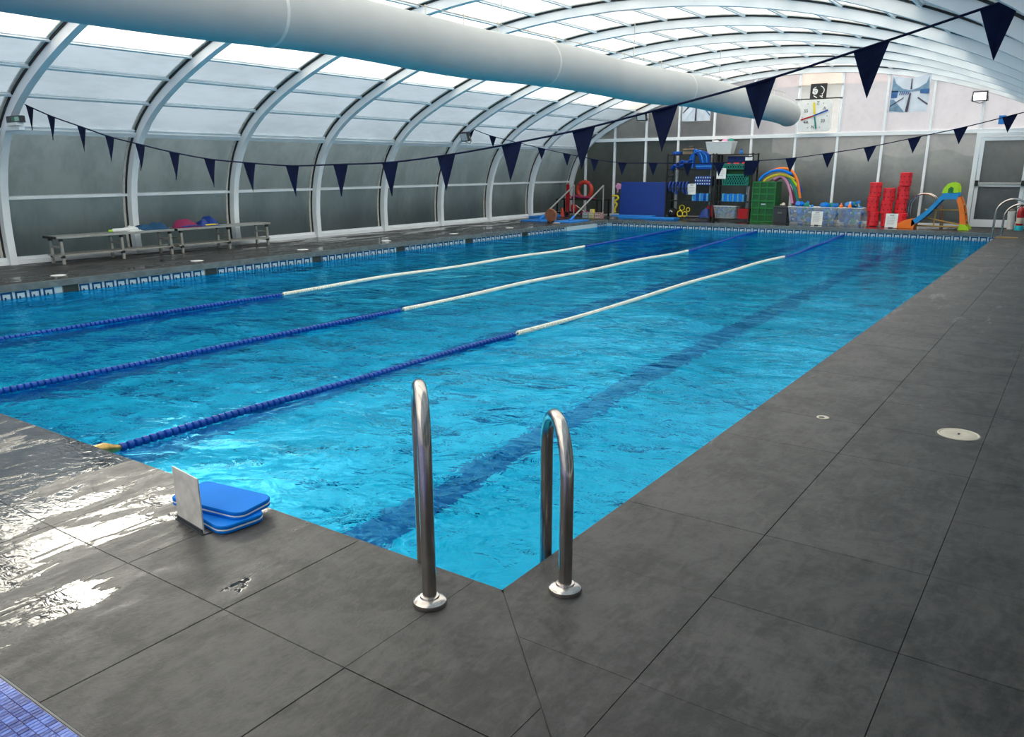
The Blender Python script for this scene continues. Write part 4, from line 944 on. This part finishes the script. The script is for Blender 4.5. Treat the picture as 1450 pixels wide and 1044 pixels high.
def bin_(name, label, y0, y1, x0, x1, z0, z1, mat='clear', flare=.04):
    t = thing(name, label, 'bin', ((x0+x1)/2, (y0+y1)/2, z0)); flare = flare*1.5; w, d, h = (y1-y0)/2, (x1-x0)/2, z1-z0; b1, b2 = 1-flare/w, 1-flare/d
    def wall_(c, nm):
        mb = MB(); mb.v = [Vector(p) for p in c]; mb.f = [(0, 1, 2, 3), (4, 7, 6, 5), (0, 4, 5, 1), (1, 5, 6, 2), (2, 6, 7, 3), (3, 7, 4, 0)]; mb.mi = [0]*6; mb.build(nm, mat, t)
    q = .004
    B_ = [(-d*b2, -w*b1), (d*b2, -w*b1), (d*b2, w*b1), (-d*b2, w*b1)]; T2 = [(-d, -w), (d, -w), (d, w), (-d, w)]
    for i in range(4):
        j = (i+1) % 4; s_ = 1-q/w
        wall_([(B_[i][0], B_[i][1], 0), (B_[j][0], B_[j][1], 0), (T2[j][0], T2[j][1], h), (T2[i][0], T2[i][1], h), (B_[i][0]*s_, B_[i][1]*s_, 0), (B_[j][0]*s_, B_[j][1]*s_, 0), (T2[j][0]*s_, T2[j][1]*s_, h), (T2[i][0]*s_, T2[i][1]*s_, h)], 'bin_side')
    mb = MB(); mb.box(-d*b2, d*b2, -w*b1, w*b1, 0, .004); mb.build('bin_base', mat, t)
    mb = MB(); mb.tube([(-d, -w, h), (d, -w, h), (d, w, h), (-d, w, h)], .008, 5, closed=True); mb.build('bin_rim', 'white' if mat == 'clear' else mat, t)
    return t
xc = (XS0+XS1)/2
# top of shelves
t = bin_('storage_bin', 'white translucent bin standing on top of the shelves', 6.86, 7.64, xc-.2, xc+.2, 1.822, 2.15)
M['milky'] = pmat('milky_plastic', (.72, .74, .74), .5, alpha=.9)
for ch in [c for c in bpy.data.objects if c.parent == t]:
    if 'side' in ch.name: ch.data.materials[0] = M['milky']
for i, (y, z, c_) in enumerate(((7.4, 2.02, 'white'), (7.15, 2.05, 'pink'), (6.98, 2.06, 'teal'))):
    b = item('pool_toy', ['white rounded toy at the left in the bin on top of the shelves', 'pink rounded toy in the middle of the bin on top of the shelves', 'teal toy sticking out of the right end of the top bin'][i], 'toy', (xc, y, z)); mb = MB(); mb.lathe([(.02, 0), (.09, .05), (.10, .11), (.06, .17), (.02, .18)], 10); mb.build('toy_body', c_, b, True)
t = thing('cardboard_box', 'open brown cardboard box on top of the left shelf unit', 'box', (xc, 8.12, 1.822)); 
for (a, b_, c, d) in ((-.2, .2, .19, .2), (-.2, .2, -.2, -.19), (-.2, -.19, -.2, .2), (.19, .2, -.2, .2)): mb = MB(); mb.box(a, b_, c, d, 0, .16); mb.build('box_side', 'cardboard', t)
mb = MB(); mb.box(-.2, .2, -.2, .2, 0, .01); mb.build('box_bottom', 'cardboard', t); mb = MB(); mb.box(-.3, -.2, -.18, .18, .13, .14); mb.build('box_flap', 'cardboard', t); mb = MB(); mb.box(-.16, .16, -.34, -.2, .145, .155); mb.build('box_flap', 'cardboard', t)
b = item('dark_toys', 'dark brown toy poking out of the cardboard box', 'toy', (xc, 8.16, 1.84)); mb = MB(); mb.lathe([(.10, 0), (.13, .12), (.10, .2), (.03, .23)], 10); mb.build('toy_body', 'black', b, True)
t = item('flat_disc', 'flat blue swim disc on the left end of the shelf top', 'disc', (xc-.08, 8.53, 1.822)); mb = MB(); mb.lathe([(.15, 0), (.155, .03), (.14, .07), (.04, .08)], 16); mb.build('disc_body', 'blue_float', t, True); mb = MB(); mb.lathe([(.1, .07), (.1, .09)], 12); mb.build('disc_cap', 'sky_blue', t)
t = item('small_jar', 'small blue jar on the right of the shelf top', 'jar', (xc, 6.66, 1.822)); mb = MB(); mb.lathe([(.04, 0), (.045, .02), (.045, .08), (.03, .1)], 12); mb.build('jar_body', 'sky_blue', t, True); mb = MB(); mb.lathe([(.032, .1), (.032, .125)], 12); mb.build('jar_lid', 'blue_float', t)
# shelf 4 (z 1.41): belts, blue bundle
for i, (yo, zz) in enumerate(((8.40, 1.44), (8.28, 1.5), (8.16, 1.56))):
    t = item('aqua_belt', ['blue aqua belt draped lowest on the left shelf', 'blue aqua belt draped in the middle of the left shelf pile', 'blue aqua belt draped highest in the left shelf pile'][i], 'belt', (xc-.22, yo, zz), 'blue aqua belts on the upper left shelf'); mb = MB()
    P_ = catmull([(0, .22, -.03), (-.05, .12, .08), (-.02, 0, .02), (-.06, -.12, .09), (0, -.22, .12)], 5); mb.tube(P_, .05, 8, rs=[.045+.01*math.sin(k*.9) for k in range(len(P_))]); mb.build('belt_band', 'mat_blue' if i % 2 else 'blue_float', t, True); mb = MB(); mb.cbox(-.09, -.05, -.03, .03, .0, .06, .006); mb.build('buckle', 'black', t)
for k in range(5):
    t = item('bent_noodle', 'bright blue foam noodle bent into an arch on the upper left shelf', 'noodle', (xc-.1, 7.82, 1.45), 'bent blue noodles on the upper left shelf'); off = k*.07-.14
    blob('noodle_body', 'sky_blue' if k % 2 else 'blue_float', catmull([(-.14, .17-off*.2, 0), (-.16, .17-off*.4, .3), (-.17, .03+off*.6, .47+off*.2), (-.16, -.16+off, .36), (-.14, -.22+off*.8, .12)], 5), .032, t, 8)
for k in range(3): slabm('pull_buoy', ['lowest', 'middle', 'topmost'][k]+' flat blue foam board lying on the upper left shelf', 'foam board', 'sky_blue' if k == 1 else 'blue_float', XS0-.03, XS1-.06, 7.40, 7.86+.02*k, 1.412+.055*k, 1.462+.055*k, 'flat blue boards on the upper left shelf')
# shelf 3 left: blue skirt of hanging belts, plaid boards
for k in range(6):
    t = item('hanging_belt', 'dark blue aqua belt hanging over the shelf edge, %s from the left' % ['first', 'second', 'third', 'fourth', 'fifth', 'sixth'][k], 'belt', (XS0-.05, 8.62-.105*k, .97), 'blue belts hanging from the middle left shelf'); blob('belt_band', 'mat_blue', catmull([(.1, 0, .05), (-.01, 0, .07), (-.03, .02, -.05), (-.02, -.01, -.16-.05*(k % 3))], 4), .035, t, 6); mb = MB(); mb.cbox(-.06, -.03, -.03, .03, -.12, -.07, .004); mb.build('buckle', 'black', t)
for k in range(3):
    t = slabm('checked_board', ['lowest', 'middle', 'topmost'][k]+' blue and white checked foam board on the middle left shelf', 'foam board', 'mat_blue', XS0-.02, XS1-.1, 7.40, 7.90-.03*(k == 2), .972+.085*k, 1.052+.085*k, 'checked foam boards')
    for j in range(7): mb = MB(); mb.box(-.19-.005, -.185, -.23+.07*j, -.20+.07*j, .02, .06); mb.build('white_square', 'foam_grey', t)
# shelf 2: pull buoys in rows
ORD = ['first', 'second', 'third', 'fourth', 'fifth', 'sixth', 'seventh', 'eighth', 'ninth']
def row(y_start, n, names, z, mats, g, step=.072):
    for k in range(n):
        t = thing('pull_buoy', names % ORD[k], 'pull buoy', (XS0+.12, y_start-step*k, z), group=g); mb = MB(); mb.cbox(-.12, .12, -.031, .031, 0, .215-.01*(k % 3), .012); mb.build('foam_body', mats[k % len(mats)], t)
row(7.92, 7, 'foam pull buoy, %s from the left in the row on the left shelf', .532, ['buoy_blue', 'sky_blue', 'blue_float'], 'pull buoys on the left shelf'); row(7.02, 9, 'light blue foam pull buoy, %s from the left in the row on the right shelf', .532, ['buoy_blue', 'foam_blue'], 'pull buoys on the right shelf')
# right unit: green baskets
for (z0, z1, y0, y1, lb) in ((1.412, 1.56, 6.42, 7.08, 'green basket on the top right shelf, full of red balls'), (.972, 1.27, 6.33, 7.06, 'large teal lattice basket on the middle right shelf')):
    t = thing('lattice_basket', lb, 'basket', (xc-.05, (y0+y1)/2, z0)); hw = (y1-y0)/2; h = z1-z0; c_ = 'teal'
    mb = MB(); mb.box(-.17, .17, -hw, hw, 0, .012); mb.build('basket_base', c_, t)
    mb = MB(); mb.box(-.18, -.17, -hw, hw, h-.025, h); mb.box(.17, .18, -hw, hw, h-.025, h); mb.box(-.18, .18, hw-.01, hw, h-.025, h); mb.box(-.18, .18, -hw, -hw+.01, h-.025, h); mb.build('basket_rim', c_, t)
    mb = MB(); n = int((y1-y0)/.07); mt = Matrix(((0, 0, 1, -.175), (1, 0, 0, 0), (0, 1, 0, 0), (0, 0, 0, 1)))
    for k in range(n+1):
        y = -hw+k*(2*hw-.02)/n
        for dirn in (1, -1):
            ya, yb = y, max(-hw, min(hw, y+dirn*h*.6)); mb.prism([(ya-.012, 0), (ya+.012, 0), (yb+.012, h), (yb-.012, h)], -.004, .004, mat=mt)
    mb.build('basket_lattice', c_, t); mb = MB(); mb.box(.17, .178, -hw, hw, 0, h); mb.build('basket_back', 'navy', t)
    for sg in (-1, 1): mb = MB(); mb.box(-.17, .17, sg*hw-.004, sg*hw+.004, 0, h); mb.build('basket_side', 'green', t)
for k, y in enumerate((6.52, 6.70, 6.76, 6.94)):
    t = item('red_ball', 'red play ball lying in the green basket on the top right shelf', 'ball', (xc-.12, y, 1.55), 'red balls in the green basket'); mb = MB(); mb.lathe([(.06*math.sin(a*PI/8)+.001, -.06*math.cos(a*PI/8)) for a in range(9)], 12); mb.build('ball_skin', 'red', t, True)
slabm('dark_tray', 'dark blue flat case at the back of the top right shelf', 'case', 'mat_blue', xc+.05, XS1-.02, 6.40, 7.05, 1.56, 1.76)
slabm('green_case', 'dark green case between the two green baskets', 'case', 'green', xc-.1, XS1-.02, 6.42, 7.0, 1.271, 1.385)
slabm('navy_banner', 'dark navy folded cloth hanging at the right shelf post', 'cloth', 'navy', XS0-.06, XS0-.03, 6.2, 6.44, 1.25, 1.62, c=.004)
# bottom shelf
t = bin_('storage_bin', 'clear bin on the bottom shelf, full of tangled blue goggles', 6.6, 7.26, XS0-.06, XS0+.34, .062, .40)
for k in range(7):
    q = item('blue_goggles', 'blue tangled strap piece in the bin on the bottom shelf', 'goggles', (xc-.18, 6.72+.07*k, .2+.12*(k % 2)), 'straps in the bottom shelf bin'); blob('strap_loop', ['sky_blue', 'teal', 'blue_float'][k % 3], [(.05*math.cos(a), .07*math.cos(a+k)*1.0, .07*math.sin(a)) for a in [i*PI/5 for i in range(9)]], .018, q, 6)
for i, (y, z, r) in enumerate(((8.33, .15, .085), (8.19, .14, .07), (8.3, .32, .075), (8.12, .27, .055))):
    q = item('yellow_ring', ['yellow dive ring low on the left in the bottom shelf', 'yellow dive ring low on the right of the ring pile', 'yellow dive ring uppermost on the left of the ring pile', 'small yellow dive ring uppermost on the right of the pile'][i], 'ring', (XS0+.08+.03*i, y, z), 'yellow dive rings'); mb = MB(); mb.tube([(0, r*math.cos(a*PI/8), r*math.sin(a*PI/8)) for a in range(16)], .016, 8, closed=True); mb.build('ring_body', 'yellow', q, True)
t = item('black_bag', 'black bag on the left of the bottom shelf', 'bag', (xc-.1, 8.58, .062)); mb = MB(); mb.lathe([(.12, 0), (.16, .08), (.15, .18), (.07, .24), (.02, .25)], 10); mb.build('bag_body', 'black', t, True); blob('bag_handle', 'white', [(-.14, .05, .14), (-.17, 0, .18), (-.14, -.05, .14)], .01, t)
cloth('blue_bag', 'mat_blue', xc-.2, xc+.1, 7.40, 7.74, .0625, .28, 'dark blue bag on the bottom shelf left of the clear bin', 'bag', 4); slabm('red_case', 'red box on the bottom shelf right of the clear bin', 'case', 'ext_red', xc-.15, xc+.12, 6.27, 6.58, .062, .34); slabm('red_case', 'small red box behind the blue bag on the bottom shelf', 'case', 'red', xc+.0, xc+.18, 7.38, 7.56, .062, .40)
# printed papers
def paper(name, label, loc, w, h, lines, ry=0):
    t = thing(name, label, 'notice', loc); t.rotation_euler = (0, ry, 0); mb = MB(); mb.box(-.003, .003, -w/2, w/2, 0, h); mb.build('sheet', 'paper', t); rn = random.Random(int(w*1000+h*77)); mb = MB()
    mb.box(-.0045, -.003, -w*.18, w*.18, h*.86, h*.91)
    for k in range(lines):
        z = h*(.78-k*.62/lines); mb.box(-.0045, -.003, w*(-.36+rn.random()*.2), w*.36, z, z+h*.012)
    mb.build('printed_lines', 'ink', t); return t
paper('notice', 'white notice hung between the two shelf units', (XS0-.03, 7.10, 1.15), .27, .29, 4); paper('notice', 'white notice clipped on the left shelf unit', (XS0-.03, 7.96, .71), .26, .30, 5)
for t_, y in ((0, 7.10), (1, 7.96)): pass
paper('notice', 'small white label at the top right of the shelves', (XS0-.03, 6.34, 1.64), .2, .09, 1)
for lb, y, h in (('white notice standing on the deck in front of the clear bins', 4.215, .35), ('white notice standing on the deck before the red foam stacks', 2.425, .34)):
    t = paper('standing_notice', lb, (19.9, y, .004), .28, h, 9, .05); mb = MB(); mb.cbox(-.03, .05, -.05, .05, -.003, .012, .003); mb.build('clip_foot', 'black', t)
# ------------------------------------------------------------------ green crate, noodles, bins
t = thing('folding_crate', 'tall green ventilated plastic crate beside the shelves', 'crate', (20.62, 5.80, 0)); hw, hd, H_ = .32, .26, 1.09
mb = MB(); mb.box(-hd+.02, hd, -hw, hw, 0, H_-.01); mb.build('crate_shell', 'green', t)
for z in (.0, .18, .36, .55, .73, .90, 1.05): mb = MB(); mb.cbox(-hd, -hd+.022, -hw, hw, z, z+.035, .004); mb.build('crate_rib', 'green_lt', t)
for y in (-hw, -.1, .1, hw-.03): mb = MB(); mb.cbox(-hd-.004, -hd+.02, y, y+.03, 0, H_, .004); mb.build('crate_upright', 'green_lt', t)
mb = MB(); mb.box(-hd-.008, -hd+.0, -.07, .05, .47, .50); mb.build('handle_slot', 'foam_grey', t)
NC = [('foam_blue', 0), ('orange', .03), ('yellow', .06), ('pink', -.02), ('teal', -.05), ('maroon', .0), ('lime', .05), ('blue_float', -.08), ('pink', -.1)]
noodles = [
 ('foam_blue', [(5.96, 1.12), (5.85, 1.24), (5.62, 1.36), (5.35, 1.37), (5.1, 1.28)], 'blue noodle arching highest to the left out of the green crate'),
 ('orange', [(5.70, 1.34), (5.45, 1.42), (5.15, 1.38), (4.95, 1.10), (4.84, .66)], 'orange noodle of the arch, reaching farthest right'),
 ('yellow', [(5.92, 1.02), (5.75, 1.18), (5.45, 1.27), (5.2, 1.22), (5.03, 1.14)], 'yellow noodle arching across the middle of the bunch'),
 ('pink', [(5.6, 1.14), (5.42, 1.22), (5.25, 1.08), (5.13, .80), (5.05, .52)], 'pale pink noodle arching down to the first clear bin'),
 ('teal', [(5.55, 1.16), (5.3, 1.24), (5.1, 1.0), (4.97, .75), (4.90, .50)], 'teal green noodle curving down to the first clear bin'),
 ('maroon', [(5.6, 1.10), (5.4, 1.19), (5.22, 1.0), (5.09, .75), (5.0, .48)], 'dark red noodle inside the arch'),
 ('lime', [(5.50, 1.20), (5.3, 1.23), (5.12, 1.1), (5.0, .97)], 'lime noodle on the right flank of the arch'),
 ('blue_float', [(5.25, 1.30), (5.08, 1.2), (4.95, 1.0), (4.87, .80)], 'dark blue noodle at the outer right of the arch'),
 ('cardboard', [(5.86, 1.06), (5.68, 1.16), (5.5, 1.28)], 'short tan noodle lying across the top of the crate')]
for i, (c_, P_, lb) in enumerate(noodles):
    t = thing('pool_noodle', lb, 'noodle', (20.40+.035*i, P_[0][0], P_[0][1]), group='pool noodles bunched over the green crate'); P3 = catmull([(0, y-P_[0][0], z-P_[0][1]) for y, z in P_], 6)
    blob('noodle_body', c_, P3, .034, t, 8); blob('noodle_core', 'black', [P3[-1]-(P3[-1]-P3[-2])*.1, P3[-1]+(P3[-1]-P3[-2]).normalized()*.002], .013, t, 8)
t = thing('dark_crate', 'dark grey lidded plastic box between the green crate and the bins', 'box', (20.5, 5.30, 0)); mb = MB(); mb.cbox(-.2, .2, -.18, .18, 0, .40, .01); mb.build('box_body', 'dark_grey', t); mb = MB(); mb.cbox(-.215, .215, -.195, .195, .40, .445, .01); mb.build('box_lid', 'dark_grey', t); mb = MB(); mb.cbox(-.225, -.2, -.06, .06, .25, .29, .004); mb.build('latch', 'drain_grey', t)
t = item('cream_toy', 'small cream toy on the dark grey box', 'toy', (20.48, 5.28, .446)); mb = MB(); mb.lathe([(.03, 0), (.06, .02), (.05, .06), (.02, .09)], 10); mb.build('toy_body', 'cream', t, True); mb = MB(); mb.lathe([(.02, 0), (.035, .02), (.02, .05)], 8, mat=Matrix.Translation((0, .06, 0))); mb.build('toy_head', 'cream', t, True)
BL = [(4.43, 5.07, 'first clear bin from the left'), (3.82, 4.41, 'middle clear bin'), (3.20, 3.80, 'third clear bin, nearest the red stacks')]
def dumbbell(loc, rot, c1, label, g):
    t = thing('aqua_dumbbell', label, 'dumbbell', loc, group=g); t.rotation_euler = rot
    for s_ in (-1, 1):
        mb = MB(); mb.lathe([(.045, -.035), (.065, -.03), (.065, .03), (.045, .035)], 10, mat=Matrix.Translation((0, 0, s_*.075))); mb.build('foam_end', c1, t, True)
    mb = MB(); mb.lathe([(.018, -.06), (.018, .06)], 8); mb.build('bar', 'white', t)
for bi, (y0, y1, nm) in enumerate(BL):
    bin_('clear_bin', nm+', filled with blue foam dumbbells', y0, y1, 20.2, 20.62, 0, .44); rn = random.Random(bi+11)
    for k in range(14):
        lay = k//5; yy = y0+.12+(y1-y0-.24)*((k % 5)/4); z = .10+.19*lay+(.03*rn.random())
        dumbbell((20.41+rn.uniform(-.07, .05), yy+rn.uniform(-.02, .02), z), (rn.uniform(0, 3), rn.uniform(0, 3), rn.uniform(0, 3)), ['sky_blue', 'teal', 'foam_blue', 'sky_blue', 'blue_float'][k % 5], 'blue foam dumbbell heaped in the '+nm.split(',')[0], 'dumbbells in the '+nm.split(',')[0])
t = item('orange_toy', 'orange toy on the rim of the third clear bin', 'toy', (20.28, 3.52, .45)); mb = MB(); mb.lathe([(.02, -.03), (.05, 0), (.04, .06), (.015, .10)], 10); mb.build('toy_body', 'orange', t, True); mb = MB(); mb.lathe([(.02, .09), (.028, .12), (.015, .15)], 8); mb.build('toy_head', 'white', t, True)
t = item('orange_toy', 'pale orange toy at the left corner of the third clear bin', 'toy', (20.27, 3.73, .44)); mb = MB(); mb.lathe([(.02, -.03), (.05, 0), (.05, .05), (.02, .08)], 10); mb.build('toy_body', 'orange', t, True); mb = MB(); mb.lathe([(.012, .08), (.02, .10), (.01, .12)], 8); mb.build('toy_head', 'pink', t, True)
t = item('plastic_cloth', 'crumpled clear plastic sheet between the third bin and the red stacks', 'sheet', (20.5, 3.14, 0)); mb = MB(); rn = random.Random(2)
mb.lathe([(.07, 0), (.09, .1), (.075, .25), (.085, .36), (.03, .46)], 9); mb.v = [(x+rn.uniform(-.01, .01), y+rn.uniform(-.01, .01), z) for x, y, z in mb.v]; mb.build('sheet_body', 'clear', t)
# red perforated foam stacks
def foam_tower(y, n, hh, label_base, xx, names):
    for k in range(n):
        t = thing('red_foam_ring', names[k], 'foam block', (xx+.02*((k*7) % 3-1), y+.025*((k*5) % 3-1), k*hh), .35*k, 'red perforated foam blocks')
        mb = MB(); R_ = .145; mb.lathe([(R_-.01, .002), (R_, .014), (R_-.006, hh*.5), (R_, hh-.012), (R_-.012, hh-.001)], 8, mat=Matrix.Rotation(.39, 4, 'Z')); mb.build('foam_body', 'red', t)
        for a in range(0, 360, 45):
            for z in (.30, .70):
                q = math.radians(a+(22 if z > .5 else 8)); mt = Matrix.Translation(((R_-.012)*math.cos(q), (R_-.012)*math.sin(q), hh*z)) @ Matrix.Rotation(q, 4, 'Z') @ Matrix.Rotation(PI/2, 4, 'Y')
                mb = MB(); mb.lathe([(.017, -.004), (.017, .008)], 6, mat=mt); mb.build('hole', 'red_dark', t)
O3 = ['bottom', 'second', 'third', 'top']
foam_tower(2.99, 3, .36, '', 20.5, ['red perforated foam block, %s of the left stack' % s for s in ('bottom', 'middle', 'top')])
foam_tower(2.66, 3, .315, '', 20.5, ['red perforated foam block, %s of the low middle stack' % s for s in ('bottom', 'middle', 'top')])
foam_tower(2.36, 4, .33, '', 20.64, ['red perforated foam block, %s of the tallest right stack' % s for s in O3])
# ------------------------------------------------------------------ slide
sl = thing('toy_slide', "child's plastic slide in blue, orange and lime before the end wall", 'slide', (20.2, 1.6, 0))
def YZ(pts): return [(p[0]-1.6, p[1]) for p in pts]
PLN = lambda x: Matrix(((0, 0, 1, x), (1, 0, 0, 0), (0, 1, 0, 0), (0, 0, 0, 1)))
chute = catmull([(1.98, .13, 0), (1.88, .20, 0), (1.64, .42, 0), (1.40, .73, 0), (1.32, .78, 0), (1.05, .79, 0)], 5)
def band(lift0, lift1, x0, x1, nm, mat):
    mb = MB(); n = len(chute)
    for p in chute:
        for (x, l_) in ((x0, lift0), (x1, lift0), (x1, lift1), (x0, lift1)): mb.v.append((x, p.x-1.6, p.y+l_))
    for i in range(n-1):
        for j in range(4): mb.f.append((i*4+j, i*4+(j+1) % 4, (i+1)*4+(j+1) % 4, (i+1)*4+j)); mb.mi.append(0)
    mb.f += [(3, 2, 1, 0), ((n-1)*4, (n-1)*4+1, (n-1)*4+2, (n-1)*4+3)]; mb.mi += [0, 0]; mb.build(nm, mat, sl, True)
band(-.05, 0, -.22, .22, 'chute', 'slide_blue'); band(-.08, .07, -.26, -.215, 'side_wall', 'slide_blue'); band(-.08, .07, .215, .26, 'side_wall', 'slide_blue')
mb = MB(); mb.prism(YZ([(2.34, 0.0), (1.92, 0.0), (1.90, .13), (1.97, .23), (2.15, .19), (2.28, .11), (2.35, .04)][::-1]), -.26, .26, mat=PLN(0)); mb.build('run_out', 'orange', sl)
for s_ in (-1, 1):
    mb = MB(); mb.prism(YZ([(1.10, .76), (1.00, .76), (.90, .55), (.84, .30), (.80, .12), (.93, .12), (.97, .40), (1.03, .60)][::-1]), -.035, .035, mat=PLN(s_*.22)); mb.build('ladder_side', 'orange', sl)
    mb = MB(); mb.prism(YZ([(.96, 0), (.72, 0), (.74, .07), (.84, .135), (.93, .14)][::-1]), -.055, .055, mat=PLN(s_*.22)); mb.build('ladder_foot', 'lime', sl)
for z, y in ((.18, .86), (.36, .90), (.55, .95)): mb = MB(); mb.cbox(-.2, .2, y-1.6-.04, y-1.6+.04, z, z+.04, .008); mb.build('step', 'ochre', sl)
for s_ in (-1, 1):
    mb = MB(); P_ = [(1.40, .85), (1.05, .85), (1.06, .98), (1.10, 1.06), (1.20, 1.10), (1.30, 1.06), (1.37, .96)]; mb.prism(YZ(P_), -.02, .02, mat=PLN(s_*.24)); g_ = mb.build('guard_wing', 'lime', sl)
    mb = MB(); mb.prism(YZ([(1.27, .86), (1.16, .86), (1.16, .97), (1.22, 1.0), (1.27, .95)]), -.023, .023, mat=PLN(s_*.24)); mb.build('wing_recess', 'green_lt', g_)
for a, b_ in (((1.75, .45), (.95, .45)), ((1.85, .28), (.9, .10)), ((1.95, .06), (.85, .06)), ((1.5, .44), (1.52, .06))):
    mb = MB(); mb.tube([(.0, a[0]-1.6, a[1]), (.0, b_[0]-1.6, b_[1])], .016, 6); mb.build('brace_tube', 'ochre', sl)
# spare steel arch rails leaning behind the slide
ar = thing('spare_rails', 'pair of arched steel handrails stored behind the slide', 'handrail', (20.88, 1.9, 0))
for dx, dy in ((0, 0), (.1, -.03)):
    P_ = [(dx, .32+dy, 0), (dx, .34+dy, .35)]+[(dx, dy+.34*math.cos(math.radians(a)), .47+.34*math.sin(math.radians(a))) for a in range(15, 166, 15)]+[(dx, -.40+dy, .45), (dx, -.45+dy, 0)]
    mb = MB(); mb.tube(P_, .02, 8); mb.build('arched_tube', 'steel', ar, True)
# fire extinguisher
fx = thing('fire_extinguisher', 'red fire extinguisher on a cyan base beside the exit door', 'fire extinguisher', (20.6, -.24, 0))
mb = MB(); mb.lathe([(.07, .11), (.075, .13), (.075, .44), (.06, .50), (.03, .525), (.02, .55)], 18); mb.build('cylinder', 'ext_red', fx, True); mb = MB(); mb.lathe([(.0765, .16), (.0765, .29)], 18); mb.build('label_band', 'cream', fx, True)
mb = MB(); mb.lathe([(.09, 0), (.09, .09), (.078, .11)], 18); mb.build('base_stand', 'cyan', fx, True); mb = MB(); mb.cbox(-.012, .012, -.07, .03, .55, .58, .003); mb.build('lever', 'black', fx); blob('hose', 'black', [(0, .02, .56), (0, .10, .50), (0, .105, .32), (0, .085, .2)], .011, fx)
t = thing('white_bucket', 'white bucket partly hidden behind the fire extinguisher', 'bucket', (20.85, -.05, 0)); mb = MB(); mb.lathe([(.07, 0), (.10, .40), (.105, .42)], 16); mb.build('bucket_body', 'white', t, True); blob('bucket_handle', 'alu', [(0, .1, .4), (-.08, .06, .46), (-.1, -.03, .46), (0, -.1, .4)], .005, t)
